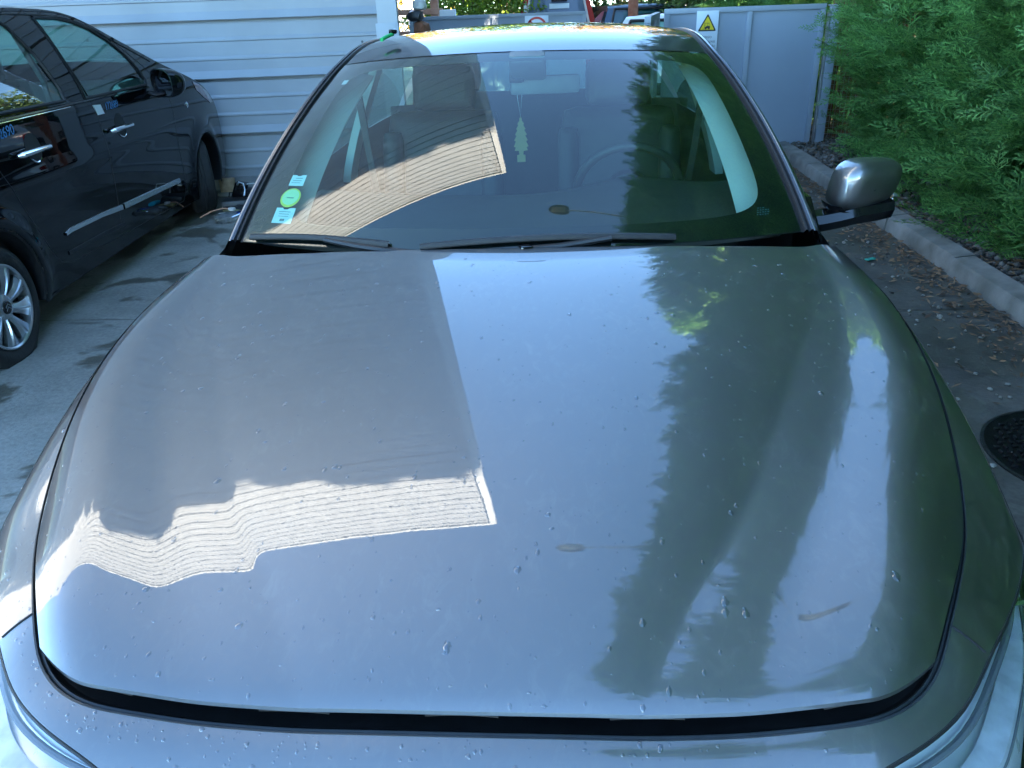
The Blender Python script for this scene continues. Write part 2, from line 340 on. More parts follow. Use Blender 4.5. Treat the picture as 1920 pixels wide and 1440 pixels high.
# drain cover at the right
ck = MB(); cx, cy = 2.06, 2.03; R0 = .36
prof = [(-.02, R0), (.006, R0), (.008, R0-.012), (.002, R0-.02), (.002, 0.001)]
dcov = thing("drain_cover", "round black iron drain cover with raised studs set in the lane beside the grey car", "drain cover", (cx, cy, 0))
IRON = M("black_cast_iron", (.012, .012, .013), .42, metal=.3, var=.3, vscale=25, bump=.3, bscale=120)
MB().lathe(prof, (0, 0, 0), (0, 0, 1), 56).put("plate", IRON, dcov)
st = MB()
for i in range(-9, 10):
    for j in range(-9, 10):
        x_, y_ = i*.034, j*.034
        if math.hypot(x_, y_) < R0-.04: st.box((x_, y_, .006), (.022, .010, .012), Matrix.Rotation(.06 if (i+j) % 2 else 1.62, 3, 'Z'), .002)
setp(st.put("studs", IRON, dcov), kind='stuff')

# ------------------------------------------------------------------ tall metal clad building
BA = radians(8.0); BD = Vector((cos(BA), sin(BA), 0)); BN = Vector((sin(BA), -cos(BA), 0))   # along wall, outward normal
BC = Vector((-1.376, 7.414, 0))                                                          # foot of the right-hand corner
WALLH = 17.5
bld = thing("metal_building", "tall pale building clad in horizontal ribbed metal sheets behind the cars", "building", BC, BA)
CLAD = M("pale_metal_cladding", (.255, .266, .277), .42, metal=.0, var=.09, vscale=1.9, bump=.04, bscale=6)
prof = []; z = 0.0; k = 0
while z < WALLH-.01:
    sl_, lp_ = (-.05, .030) if z < 3 else ((-.004, .012) if z < 10.9 else (-.034, .022))
    prof += [(.0, z+.0), (sl_, z+.001), (sl_, z+.026), (lp_, z+.028), (lp_+.004, z+.034), (.006, z+.085), (.0, z+.10), (.0, z+.185), (.010, z+.192), (.010, z+.206), (.0, z+.225), (.0, z+.345), (.010, z+.352), (.010, z+.366), (.0, z+.385), (.0, z+.498)]
    z += .5
w = MB(); ln = [-26, -20, -14, -8, -4, -2, -1, -.17]
w.grid([[(l, -o_, zz) for o_, zz in prof] for l in ln], True)
w.put("cladding", CLAD, bld, sharp=20)
rw = MB(); rw.add([(-.17, .02, 0), (-6, 14, 0), (-6, 14, WALLH), (-.17, .02, WALLH)], [(0, 1, 2, 3)])
rw.add([(-26, .05, WALLH), (-.1, .05, WALLH), (-6, 14, WALLH), (-26, 14, WALLH)], [(0, 1, 2, 3)])
rw.put("side_wall", CLAD, bld, smooth=False)
ct = MB()
pz = [0, .31, 1.16, 1.162, 1.55, 4, 7, 10, 13.2, 16, WALLH+.02]
ct.grid([[(-.185, -.036, q), (-.185, -.05, q), (-.002, -.05, q), (0.0, -.048, q), (0, .25, q)] for q in pz])
ct.box((-.1, -.055, 1.30), (.21, .012, .30), None, .003)
ct.put("corner_flashing", M("pale_flashing", (.34, .355, .365), .38, var=.05, vscale=3), bld)
cp = MB(); cp.grid([[(l, -.055, WALLH-.16), (l, -.06, WALLH-.15), (l, -.06, WALLH+.03), (l, .3, WALLH+.05)] for l in (-26, 0.01)])
cp.put("roof_flashing", M("roof_flashing", (.36, .37, .37), .38, var=.05, vscale=3), bld)
pl = MB(); pl.box((-12, -.03, .06), (24, .06, .12)); pl.put("plinth", M("grey_plinth", (.2, .2, .2), .85, var=.2, vscale=6), bld)
DKSCREW = M('dark_screw_head', (.08, .085, .09), .5)
for i in range(60):
    l_ = -.35-(i % 12)*.62; zz = .3+(i//12)*.5
    if i % 4: continue
    MB().lathe([(0, .011), (.006, .010), (.010, .004), (.010, .0005)], (l_, -.002, zz+.30*(i % 3)/3), (0, -1, 0), 10).put("screw", DKSCREW, bld)

# ------------------------------------------------------------------ grey sheet metal gates
GATE = M("grey_gate_paint", (.31, .345, .39), .5, var=.06, vscale=3, bump=.05, bscale=30, rvar=.08)
GATEP = M("grey_gate_sheet", (.29, .33, .39), .48, var=.05, vscale=1.6, bump=.06, bscale=3)
def gate(name, label, A, B, z0, z1, posts, grp=None, ends=True):
    A = Vector(A); B = Vector(B); d = B-A; Lg = d.length; ang = math.atan2(d.y, d.x)
    t = thing(name, label, "gate", (A.x, A.y, 0), ang, grp)
    p = MB(); p.grid([[(l, .004*sin(l*9)+.003*sin(zz*7+l*4), zz) for zz in np.linspace(z0+.04, z1-.03, 12)] for l in np.linspace(0, Lg, 40)])
    p.put("sheet", GATEP, t)
    f = MB()
    f.box((Lg/2, -.004, z1-.025), (Lg, .05, .05), None, .004); f.box((Lg/2, -.004, z0+.025), (Lg, .05, .05), None, .004)
    hh = z1-z0-.104
    for q in posts: f.box((q, -.004, (z0+z1)/2), (.052, .05, hh), None, .004)
    f.put("frame", GATE, t); return t
g1 = gate("metal_gate", "closed grey sheet metal gate leaf with the yellow forklift warning sign", (1.225, 8.52, 0), (2.86, 8.48, 0), .03, 1.475, [.03, .875, 1.61])
for q in (.3, 1.15): MB().tube([(1.69, -.04, q-.05), (1.69, -.04, q+.05)], .016, 10).put("hinge", STEEL, g1)
gp = thing("gate_post", "grey steel gate post at the hedge end of the forklift sign gate", "gate post", (2.955, 8.47, 0))
MB().box((0, 0, .72), (.095, .09, 1.46), None, .006).put("post", GATE, gp); MB().box((-.062, -.02, .70), (.02, .06, 1.42), None, .003).put("jamb_strip", STEEL, gp)
MB().box((-.01, 0, 1.457), (.11, .10, .012), None, .003).put("post_cap", GATE, gp)
gate("metal_gate", "low grey sheet metal gate leaf behind the roof with the red circle sign", (-2.25, 13.0, 0), (.56, 13.0, 0), .03, 1.45, [.03, 1.35, 2.78])
gate("metal_gate", "grey gate leaf swung open towards the grey car beside the white car", (1.16, 8.50, 0), (.80, 6.0, 0), .03, 1.45, [.03, 1.25, 2.49])
def text_mesh(name, s, size, mat, parent, loc, ex, ey, shear=0, thick=.0004, align='CENTER', bold=0):
    cu = bpy.data.curves.new(name, 'FONT'); cu.body = s; cu.size = size; cu.align_x = align; cu.extrude = thick; cu.shear = shear; cu.offset = bold
    to = bpy.data.objects.new(name, cu); me = bpy.data.meshes.new_from_object(to); bpy.data.objects.remove(to)
    ex = Vector(ex).normalized(); ey = Vector(ey).normalized(); ez = ex.cross(ey)
    me.transform(Matrix(((ex.x, ey.x, ez.x, loc[0]), (ex.y, ey.y, ez.y, loc[1]), (ex.z, ey.z, ez.z, loc[2]), (0, 0, 0, 1))))
    return link_mesh(name, me, mat, parent, smooth=False)
SIGNW = M("white_sign_plastic", (.72, .76, .80), .35, var=.02); SIGNY = M("yellow_sign_print", (.85, .60, .01), .4, var=.03); INK = M("black_sign_print", (.01, .01, .012), .4, var=.1); REDP = M("red_sign_print", (.62, .03, .02), .4, var=.05)
ws = thing("warning_sign", "white forklift warning sign with yellow triangle on the grey gate", "sign", (1.665, 8.452, 1.245))
MB().box((0, 0, 0), (.225, .004, .40), None, .0015).put("plate", SIGNW, ws)
def rtri(c, s, r=.0): return [(c[0], c[1]+s*.577), (c[0]-s*.5, c[1]-s*.289), (c[0]+s*.5, c[1]-s*.289)]
def round_poly(poly, r, n=5):
    out = []; m_ = len(poly)
    for i in range(m_):
        p = Vector((*poly[i], 0)); a = (Vector((*poly[i-1], 0))-p).normalized(); b_ = (Vector((*poly[(i+1) % m_], 0))-p).normalized()
        for k in range(n+1):
            t_ = k/n; q = (p+a*r)*(1-t_)**2+p*2*t_*(1-t_)+(p+b_*r)*t_**2; out.append((q.x, q.y))
    return out
fx = dict(ex=(1, 0, 0), ey=(0, 0, 1), ez=(0, -1, 0))
MB().prism(round_poly(rtri((-.0, .063), .192), .018), (0, -.0028, 0), d=.0012, **fx).put("triangle_border", INK, ws, smooth=False)
MB().prism(round_poly(rtri((-.0, .063), .148), .008), (0, -.0046, 0), d=.001, **fx).put("triangle", SIGNY, ws, smooth=False)
fk = MB(); O = (0.004, -.0062, .035)
for poly in ([(-.028, .0), (.022, .0), (.026, .012), (.02, .022), (-.012, .022), (-.02, .014), (-.028, .012)], [(-.002, .022), (.0, .045), (.003, .045), (.004, .022)],
             [(-.034, -.008), (-.031, -.008), (-.031, .06), (-.034, .06)], [(-.050, -.008), (-.034, -.008), (-.034, -.005), (-.050, -.005)], [(.0195, .022), (.0215, .022), (.0215, .05), (.0195, .05)], [(-.026, .048), (.022, .048), (.022, .051), (-.026, .051)], [(-.026, .02), (-.024, .02), (-.024, .048), (-.026, .048)], [(-.004, .045), (.0, .053), (.006, .049), (.004, .043)]):
    fk.prism(poly, O, d=.001, **fx)
for c_ in (-.018, .014): fk.prism([(c_+.009*cos(a), -.003+.009*sin(a)) for a in np.linspace(0, 2*pi, 14)[:-1]], (O[0], O[1]-.0004, O[2]), d=.001, **fx)
fk.put("forklift_pictogram", INK, ws, smooth=False)
for i, (s_, sz) in enumerate((("PERIGO", .036), ("EMPILHADORES", .030), ("EM CIRCULAÇÃO", .0285))):
    text_mesh("lettering", s_, sz*.86, INK, ws, (0, -.0032, -.060-i*.042), (1, 0, 0), (0, 0, 1))
ns = thing("prohibition_sign", "white sign with a red prohibition circle on the far gate", "sign", (-.22, 12.955, 1.21))
MB().box((0, 0, 0), (.37, .005, .40), None, .002).put("plate", SIGNW, ns)
rg = MB(); A_ = np.linspace(0, 2*pi, 49)
rg.grid([[(.165*cos(a), -.0045, .02+.165*sin(a)), (.132*cos(a), -.0045, .02+.132*sin(a))] for a in A_])
rg.prism([(-.125, .105), (-.105, .125), (.125, -.105), (.105, -.125)], (0, -.0035, .02), d=.001, **fx); rg.put("prohibition_ring", REDP, ns, smooth=False)

# ------------------------------------------------------------------ conifer hedge
def frond(rng, n=12, L=1.0):
    """flat cypress spray in the local xy plane, tip towards +x, unit length"""
    q = []
    def leaf(p, a, l, w, z0, z1):
        d = np.array([cos(a), sin(a)]); e = np.array([-sin(a), cos(a)])
        pts = [p, p+d*l*.45+e*w, p+d*l, p+d*l*.45-e*w]
        q.append([[pts[0][0], pts[0][1], z0], [pts[1][0], pts[1][1], (z0+z1)/2], [pts[2][0], pts[2][1], z1], [pts[3][0], pts[3][1], (z0+z1)/2]])
    leaf(np.array([0., 0.]), 0, L, .013, 0, -.12)
    for i in range(n):
        t = .08+.86*i/(n-1); p = np.array([t*L, 0]); sd = 1 if i % 2 else -1
        l = L*(.46*(1-t*.72))*rng.uniform(.75, 1.15); a = sd*rng.uniform(.55, .85); z = -.12*t*t
        leaf(p, a, l, .021*L*1.0, z, z-.08*l)
        for k in (.3, .52, .75):
            pp = p+np.array([cos(a), sin(a)])*l*k
            leaf(pp, a+rng.choice([-1, 1])*.65, l*.46, .0155*L, z-.03, z-.06*l)
    return np.array(q)
def frame(d, roll):
    d = d/np.linalg.norm(d, axis=1, keepdims=True); up = np.tile([0, 0, 1.0], (len(d), 1)); s = np.cross(up, d); s /= np.maximum(np.linalg.norm(s, axis=1, keepdims=True), 1e-6); u = np.cross(d, s)
    c_, s_ = np.cos(roll)[:, None], np.sin(roll)[:, None]
    return d, s*c_+u*s_, -s*s_+u*c_
def conifer_crown(seed, H, R0, nb, zmin=.07, fl=(.15, .27), shape=.7, core=.55):
    rng = np.random.default_rng(seed); protos = [frond(rng) for _ in range(6)]
    ph = rng.uniform(0, 6.28, 8)
    def rad(h, az): return R0*(1-(h/H)**3.2)**shape*(1+.10*np.sin(3*az+ph[0]+h*1.1)+.09*np.sin(5*az-h*2.3+ph[1])+.07*np.sin(2.1*h+ph[2]))*(.74-.05*np.exp(-(h/.35)**2)+.34*np.clip((h-1.6)/3.2, 0, 1)**1.3)
    h = zmin+(H-zmin)*rng.uniform(0, 1, nb)**1.05; az = rng.uniform(0, 2*pi, nb); R = rad(h, az)
    el = rng.uniform(.05, .95, nb)+.35*(h/H); aza = az+rng.normal(0, .35, nb)
    bd = np.c_[np.cos(aza)*np.cos(el), np.sin(aza)*np.cos(el), np.sin(el)]
    bl = rng.uniform(.35, .75, nb); base = np.c_[np.cos(az)*R, np.sin(az)*R, h]-bd*bl[:, None]*rng.uniform(.55, 1.0, nb)[:, None]
    nf = 11
    t = np.tile(np.linspace(.25, 1.0, nf), nb); bi = np.repeat(np.arange(nb), nf)
    pos = base[bi]+bd[bi]*(bl[bi]*t)[:, None]+rng.normal(0, .025, (len(t), 3))
    d = bd[bi]+rng.normal(0, .42, (len(t), 3)); s = rng.uniform(fl[0], fl[1], len(t))*(1.1-.35*t)
    X_, Y_, Z_ = frame(d, rng.normal(0, .7, len(t))); which = rng.integers(0, 6, len(t)); out = []
    for w_ in range(6):
        ix = np.where(which == w_)[0]; q = protos[w_].reshape(-1, 3)
        v = pos[ix][:, None, :]+s[ix][:, None, None]*(q[None, :, 0:1]*X_[ix][:, None, :]+q[None, :, 1:2]*Y_[ix][:, None, :]+q[None, :, 2:3]*Z_[ix][:, None, :])
        out.append(v.reshape(-1, 3))
    V = np.concatenate(out); F = np.arange(len(V)).reshape(-1, 4)
    # added light-blocking core: an uneven closed skin well inside the sprays
    na, nh = 28, 60; hh = np.linspace(.05, H*.97, nh); aa = np.linspace(0, 2*pi, na, endpoint=False)
    HH, AA = np.meshgrid(hh, aa, indexing='ij'); RR = rad(HH, AA)*core*(1+rng.uniform(-.12, .12, HH.shape))
    CV = np.c_[(RR*np.cos(AA)).ravel(), (RR*np.sin(AA)).ravel(), HH.ravel()+rng.uniform(-.03, .03, HH.size)]
    CFc = np.array([(i*na+j, i*na+(j+1) % na, (i+1)*na+(j+1) % na, (i+1)*na+j) for i in range(nh-1) for j in range(na)])+len(V)
    return fast_mesh("crown", np.concatenate([V, CV]), np.concatenate([F, CFc]))
CON = leaf_mat("cypress_foliage", (.056, .152, .040), (.21, .44, .115), .5, .34)
BARK = M("brown_bark", (.05, .032, .022), .9, col2=(.12, .08, .055), vscale=14, bump=.8, bscale=30)
crowns = [conifer_crown(3+i, 12.0, 1.30, 2000) for i in range(2)]
trunk = MB()
trunk.tube([(0, 0, -.02), (.02, .01, .3), (0, .02, 2), (.03, 0, 6), (0, 0, 11)], [.13, .11, .10, .07, .02], 10)
for i in range(14):
    a = i*2.4; z_ = .7+i*.55; trunk.tube([(0, 0, z_), (.45*cos(a), .45*sin(a), z_+.22), (.8*cos(a), .8*sin(a), z_+.5)], [.03, .02, .008], 6)
tm = bpy.data.meshes.new("trunk"); tm.from_pydata(trunk.v, [], trunk.f); tm.materials.append(BARK); tm.shade_smooth()
for c_ in crowns: c_.materials.append(CON)
def conifer(x, y_, h, wd, mi, rot, label, group):
    t = thing("conifer_tree", label, "tree", (x, y_, .05), rot, group); t.scale = (wd, wd, h/12.0)
    for nm, me in (("crown", crowns[mi]), ("trunk", tm)):
        o_ = bpy.data.objects.new(nm, me); COL.objects.link(o_); o_.parent = t
    return t
HEDGE = [  # x, y, height, width
    (4.20, 7.50, 9.4, 1.22, "conifer at the gate end of the hedge, next to the gate post"),
    (4.12, 6.05, 11.8, 1.36, "second hedge conifer from the gate, behind the door mirror"),
    (4.08, 4.65, 13.0, 1.38, "third hedge conifer from the gate, beyond the long kerb"),
    (4.12, 3.25, 13.8, 1.38, "hedge conifer nearest the camera at the right edge of the photo"),
    (3.6, 1.75, 14.2, 1.34, None), (3.4, .15, 15.0, 1.4, None), (3.85, -1.5, 8.2, 1.15, None), (3.9, -3.1, 6.4, 1.1, None), (3.9, -4.7, 6.2, 1.1, None), (3.9, -6.3, 6.5, 1.1, None),
    (9.0, -2.4, 16.6, 1.75, None), (9.3, -4.3, 17.2, 1.8, None), (9.0, -6.2, 16.9, 1.75, None), (9.2, -8.1, 17.3, 1.8, None), (9.1, -10.0, 16.8, 1.8, None), (9.2, -12.0, 17, 1.8, None)]  # unseen outer row, added to cast shade on the building wall
for i, (x, y_, h, wd, lb) in enumerate(HEDGE):
    conifer(x, y_, h, wd, i % 2, i*1.7, lb or ("tall dark green hedge conifer standing alongside the car's front, out of the photo's right edge" if x < 6 else "very tall unseen conifer added behind the hedge to shade the metal building"), "conifers of the tall hedge" if x < 6 else "unseen shade conifers added behind the hedge")

for i, (x, y_, h, wd, lb) in enumerate(((3.05, 10.6, 8.6, .95, "dark conifer rising behind the near gate, left of the gate post"), (4.7, 10.3, 8.8, 1.05, "dark conifer behind the gate post, beyond the end of the hedge"), (3.9, 12.6, 10.0, 1.1, "taller dark conifer standing behind the pair at the gate"), (6.3, 11.6, 9.4, 1.15, "dark conifer farthest right beyond the gate, hidden by the hedge"))):
    conifer(x, y_, h, wd, (i+1) % 2, i*2.1+.6, lb, "conifers beyond the gate")
# ------------------------------------------------------------------ the grey car (x across, y from nose to tail, z up)
CAR = thing("grey_car", "dark grey metallic hatchback with wet bonnet filling the foreground", "car", (0, 0, 0))
f_zc = NS([.15, .20, .30, .45, .60, .80, 1.10, 1.30, 1.50], [.722, .751, .793, .841, .879, .920, .965, .986, 1.000])
f_xr = NS([.20, .30, .486, .75, 1.2, 1.5], [.50, .562, .632, .735, .800, .795])
f_zr = NS([.20, .30, .486, .75, 1.1, 1.5], [.757, .804, .856, .906, .949, .972])
f_xv = NS([.15, .341, .445, .736, 1.0, 1.233, 1.5], [.20, .294, .363, .511, .625, .705, .745])
f_vd = NS([.10, .22, .34, .45, .60, .74, 1.0, 1.25, 1.5], [.004, .009, .016, .020, .022, .023, .020, .011, .005])
f_xg = NS([.20, .30, .40, .50, .65, .80, 1.0, 1.2, 1.5], [.562, .622, .682, .735, .778, .806, .832, .846, .838])
def front_y(x):
    x = np.abs(x); return .196+.062*x**2+.9*np.maximum(x-.50, 0)**2
def sstep(a, b, x): q = np.clip((x-a)/(b-a), 0, 1); return q*q*(3-2*q)
G_S = np.linspace(0, 1, 200); G_V = (.02+1.0*sstep(.32, .64, G_S))*(1-sstep(.86, 1.0, G_S)); G_V = np.r_[0, np.cumsum((G_V[1:]+G_V[:-1])/2)]; G_V /= G_V[-1]
def hood_z(x, y):
    x = np.abs(x); zc, xr, zr, xv = f_zc(y), f_xr(y), f_zr(y), f_xv(y)
    tt = xv/xr; zv = zc+(zr-zc)*(tt**1.6)-f_vd(y)
    inner = zc-(zc-zv)*(.55*(x/xv)**2+.45*(x/xv)**3)
    s = np.clip((x-xv)/np.maximum(xr-xv, 1e-3), 0, 1)
    outer = zv+(zr-zv)*np.interp(s, G_S, G_V)
    k = 5.2; dx = np.maximum(x-xr, 0); fall = zr-k*dx*dx/(1+.0*dx)
    z = np.where(x <= xv, inner, np.where(x <= xr, outer, fall))
    # leading lip rolls down, rear edge dips under the windscreen
    fy = front_y(np.minimum(x, .62)); z = z-.0025*np.exp(-np.maximum(y-fy, 0)/.006)
    return z
def hood_rear(u): return 1.425+.075*np.abs(u)**2.2
def hood_xy(u, v):
    au = np.abs(u)
    # corner rounding: the front edge meets the side edge at y ~ .315
    y0 = front_y(au*.60)+.040*np.maximum((au-.88)/.12, 0)**2.4
    y = y0+(hood_rear(u)-y0)*v
    return u*f_xg(np.maximum(y, .2)), y
U = np.linspace(-1, 1, 221); U = np.sign(U)*np.abs(U)**.93
Vv = np.concatenate([np.linspace(0, .06, 9)[:-1], np.linspace(.06, 1, 130)])
UU, VV = np.meshgrid(U, Vv, indexing='ij'); HX, HY = hood_xy(UU, VV); HZ = hood_z(HX, HY)
# smooth the crease a little (panel pressing radius)
for _ in range(3): HZ[1:-1] = .25*HZ[:-2]+.5*HZ[1:-1]+.25*HZ[2:]
HP = np.stack([HX, HY, HZ], -1)
hood = MB().grid(HP).put("hood", PAINT, CAR, sharp=None)
hood['label'] = "dark grey metallic bonnet with two sculpted ridges and water drops"
# folded edge under the rim of the hood
rim = np.concatenate([HP[:, 0], HP[-1, 1:], HP[::-1, -1][1:], HP[0, ::-1][1:]])
cen = np.array([0, .85, .8]); inn = rim+(cen-rim)*np.array([.022, .022, 0]); lo = rim.copy(); lo[:, 2] -= .007; inn[:, 2] -= .010
MB().grid(np.stack([rim, lo, inn], 1)).put("hood_hem", PAINT, hood)
inner = HP[8:-8:4, 2:-2:4].copy(); inner[..., 2] -= .03
MB().grid(inner, True).put("hood_inner_panel", PLAST, hood)

# boundary of the hood opening, from the rear right corner round the nose to the rear left corner
side_r = HP[-1, ::-1]; frontc = HP[::-1, 0]; side_l = HP[0]
bound = np.concatenate([side_r, frontc[1:], side_l[1:]]); seg = np.r_[0, np.cumsum(np.linalg.norm(np.diff(bound[:, :2], axis=0), axis=1))]
NT = 240; tt = np.linspace(0, seg[-1], NT); B3 = np.stack([np.interp(tt, seg, bound[:, k]) for k in range(3)], 1)
for _ in range(6): B3[1:-1] = .25*B3[:-2]+.5*B3[1:-1]+.25*B3[2:]
tan = np.gradient(B3[:, :2], axis=0); tan /= np.linalg.norm(tan, axis=1, keepdims=True); Nn = np.stack([tan[:, 1], -tan[:, 0]], 1)*-1
Nn *= np.sign((Nn*(B3[:, :2]-np.array([0, .9]))).sum(1, keepdims=True))
for _ in range(24): Nn[1:-1] = .25*Nn[:-2]+.5*Nn[1:-1]+.25*Nn[2:]
Nn /= np.linalg.norm(Nn, axis=1, keepdims=True)
fw = np.clip(-Nn[:, 1], 0, 1); fw = fw*fw*(3-2*fw)               # 1 at the nose, 0 at the fenders
rear = np.clip((B3[:, 1]-.75)/.7, 0, 1)
gapw = .0045+.0095*fw**1.5; drop = .0015+.029*fw**1.5
D_side = np.array([0, .025, .055, .085, .110, .128, .138, .140, .135, .12]); Z_side = np.array([0, -.013, -.033, -.061, -.100, -.152, -.222, -.33, -.45, -.60])
D_fr = np.array([0, .018, .045, .080, .115, .150, .180, .205, .215, .20]); Z_fr = np.array([0, -.006, -.020, -.046, -.080, -.125, -.180, -.26, -.36, -.50])
KF = 40; vs = np.linspace(0, 1, len(D_side)); vf = np.linspace(0, 1, KF)
dS, zS, dF, zF = (NS(vs, a)(vf) for a in (D_side, Z_side, D_fr, Z_fr))
FB = np.zeros((NT, KF, 3))
for i in range(NT):
    sc = float(np.clip((.905-abs(B3[i, 0]))/.14, .36, 1)); d = (dS*sc)*(1-fw[i])+dF*fw[i]+gapw[i]; z = zS*(1-fw[i])*(1-.0*rear[i])+zF*fw[i]-drop[i]
    FB[i, :, 0] = B3[i, 0]+Nn[i, 0]*d; FB[i, :, 1] = B3[i, 1]+Nn[i, 1]*d; FB[i, :, 2] = B3[i, 2]+z
# split into fenders, bumper and headlights along grid lines
ycut = .335
iseam = [int(np.argmin(np.abs(B3[:NT//2, 1]-ycut))), NT//2+int(np.argmin(np.abs(B3[NT//2:, 1]-ycut)))]
def hl_rows(i):
    """first and last profile rows of the headlight at station i, or None"""
    y = B3[i, 1]; x = abs(B3[i, 0])
    return None
def sub_patch(i0, i1, lo_f, hi_f, n):
    """rows between two fractional profile positions, one column per station"""
    P = np.zeros((i1-i0+1, n, 3))
    for a, i in enumerate(range(i0, i1+1)):
        l, h = lo_f(i), hi_f(i); r = np.linspace(l, h, n)
        for k in range(3): P[a, :, k] = np.interp(r, np.arange(KF), FB[i, :, k])
    return P
# headlight extent along the boundary: from beside the nose to well back along the fender
HLR = {1: (54, 96), -1: (NT-1-96, NT-1-54)}
def hl_k(i): return i if i < NT//2 else NT-1-i
def hl_top(i):
    k = hl_k(i)
    return float(NS([54, 58, 63, 72, 77, 81, 84, 87, 91, 96], [19, 16.3, 13.4, 10.2, 8.5, 7.5, 7.4, 8.2, 10.8, 15.5])(k)) if 54 <= k <= 96 else None
def hl_bot(i):
    k = hl_k(i)
    return float(NS([54, 58, 64, 71, 80, 86, 91, 96], [19.5, 21.2, 24, 25, 23.5, 21.2, 18.8, 16])(k)) if 54 <= k <= 96 else None
bump = MB(); fnd = {1: MB(), -1: MB()}
def emit(dst, i0, i1):
    i = i0
    runs = []
    while i < i1:
        has = hl_top(i) is not None and hl_top(i+1) is not None; j = i
        while j < i1 and ((hl_top(j) is not None and hl_top(j+1) is not None) == has): j += 1
        runs.append((i, j, has)); i = j
    for (p, q, has) in runs:
        if has:
            dst.grid(sub_patch(p, q, lambda i: 0, lambda i: hl_top(i)-.12, 22)); dst.grid(sub_patch(p, q, lambda i: hl_bot(i)+.12, lambda i: KF-1, 14))
        else: dst.grid(FB[p:q+1])
emit(fnd[1], 0, iseam[0]); emit(bump, iseam[0]+0, iseam[1]); emit(fnd[-1], iseam[1], NT-1)
# shut lines between fender and bumper: pull the neighbouring columns 1.5 mm apart
bo = bump.put("front_bumper", PAINT, CAR, sharp=None)
for s_ in (1, -1):
    fo = fnd[s_].put("fender", PAINT, CAR, sharp=None)
    i = iseam[0] if s_ > 0 else iseam[1]
    lp = [FB[i, k]+np.array([0, -.0, .0006]) for k in range(0, int(hl_top(i))+1 if hl_top(i) else 20)]
    MB().tube(lp, .0016, 6).put("shut_line", RUBBER, fo)
    # door-side continuation of the body is added below
# headlights
SILV = M("satin_reflector", (.74, .77, .80), .30, metal=.35, rvar=.08, vscale=12); BEZ = M("grey_bezel", (.62, .68, .74), .25, metal=.4, rvar=.08)
for s_ in (1, -1):
    a, b_ = HLR[s_]; hl = MB().grid(sub_patch(a, b_, hl_top, hl_bot, 14)).put("headlight", LENS, CAR, sharp=None)
    Pp = sub_patch(a, b_, hl_top, hl_bot, 14); inw = np.array([-s_*.55, .55, -.28])
    Q = Pp+inw*.045; Q[:, 4:10] += inw*.05*np.sin(np.linspace(0, pi, 6))[None, :, None]
    MB().grid(Q).put("reflector", SILV, hl, sharp=60)
    MB().grid(Q[6:-6, 8:11]+np.array([0, -.006, .010])).put("lamp_housing", M("grey_lamp_housing", (.50, .52, .54), .3, metal=.1, var=.2, vscale=30), hl)
    e1 = np.stack([Pp[:, 0]*1-0, Pp[:, 0]+inw*.022+ (Pp[:, 2]-Pp[:, 0])*.5, Pp[:, 0]+inw*.045], 1)
    MB().grid(e1).put("bezel", BEZ, hl)
    tb = MB(); tb.tube([p for p in (Pp[5:-5, 4]+inw*.035)], .005, 8); [tb.tube([p for p in (Pp[4:-4, r_]+inw*w_)], .0022, 6) for r_, w_ in ((9, .034),)]; tb.put("light_strip", M("dark_trim_strip", (.14, .15, .165), .25), hl)
    for q in (.30,):
        i_ = int((q if s_ > 0 else 1-q)*(b_-a)); c_ = Pp[i_, 7]+inw*.05; ax = np.array([s_*.35, -.85, .35])
        MB().lathe([(.0, .044), (.014, .042), (.014, .036), (.004, .034)], c_, ax, 32).put("projector_ring", CHROME, hl)
        MB().lathe([(.0, .034), (.010, .030), (.018, .018), (.021, .001)], c_, ax, 32).put("projector_lens", LENS, hl)
# lamp gap line around the headlight
    ln = MB(); ln.tube([p+np.array([0, 0, -.003]) for p in Pp[:, 0]], .003, 6); ln.put("seal", RUBBER, hl)

ci0, ci1 = NT//2-36, NT//2+36
gpt = sub_patch(ci0, ci1, lambda i: 26.5+3*abs((i-NT/2)/36)**3, lambda i: 38-3*abs((i-NT/2)/36)**3, 10); gpt[..., 1] -= .004
gro = MB().grid(gpt).put("grille", PLAST, CAR)
MB().tube(list(gpt[:, 0])+list(gpt[::-1, -1])+[gpt[0, 0]], .009, 8, False).put("grille_frame", CHROME, gro)
gs = MB()
for r_ in (2, 4, 6): gs.tube([p+np.array([0, -.004, 0]) for p in gpt[3:-3, r_]], .006, 6)
setp(gs.put("grille_bars", GLOSSBLK, gro), kind='stuff')
# rubber seal and black slot between hood and bumper
sl_i = np.where(fw > .02)[0]; s0, s1 = sl_i[0], sl_i[-1]
Sx = B3[s0:s1+1]; Sn = np.c_[Nn[s0:s1+1], np.zeros(s1-s0+1)]; fwl = fw[s0:s1+1][:, None]
dz = np.array([0, 0, 1.0])
P0 = Sx+Sn*(gapw[s0:s1+1][:, None]+.0015)-dz*(drop[s0:s1+1][:, None]+.001)
rows = [P0, P0-Sn*.004*fwl-dz*.004, P0-Sn*.010*fwl-dz*.003*fwl, P0-Sn*.016*fwl-dz*.006, P0-Sn*.022*fwl-dz*.012, P0-Sn*.05*fwl-dz*.015, P0-Sn*.06*fwl-dz*.05]
MB().grid(np.stack(rows, 1), True).put("hood_seal", RUBBER, CAR, sharp=30)
lipc = P0[6:-6]; lipn = Sn[6:-6]*fwl[6:-6]**.5; MB().grid(np.stack([lipc+lipn*a-dz*b for a, b in ((.0008, .002), (-.001, -.0012), (-.004, -.0016), (-.0055, .001), (-.0062, .0035), (-.0075, .0015), (-.0105, .0008), (-.013, .003), (-.0135, .007))], 1), True).put("seal_lip", M("grey_rubber_lip", (.030, .034, .038), .38, var=.2, vscale=40), CAR, sharp=50)
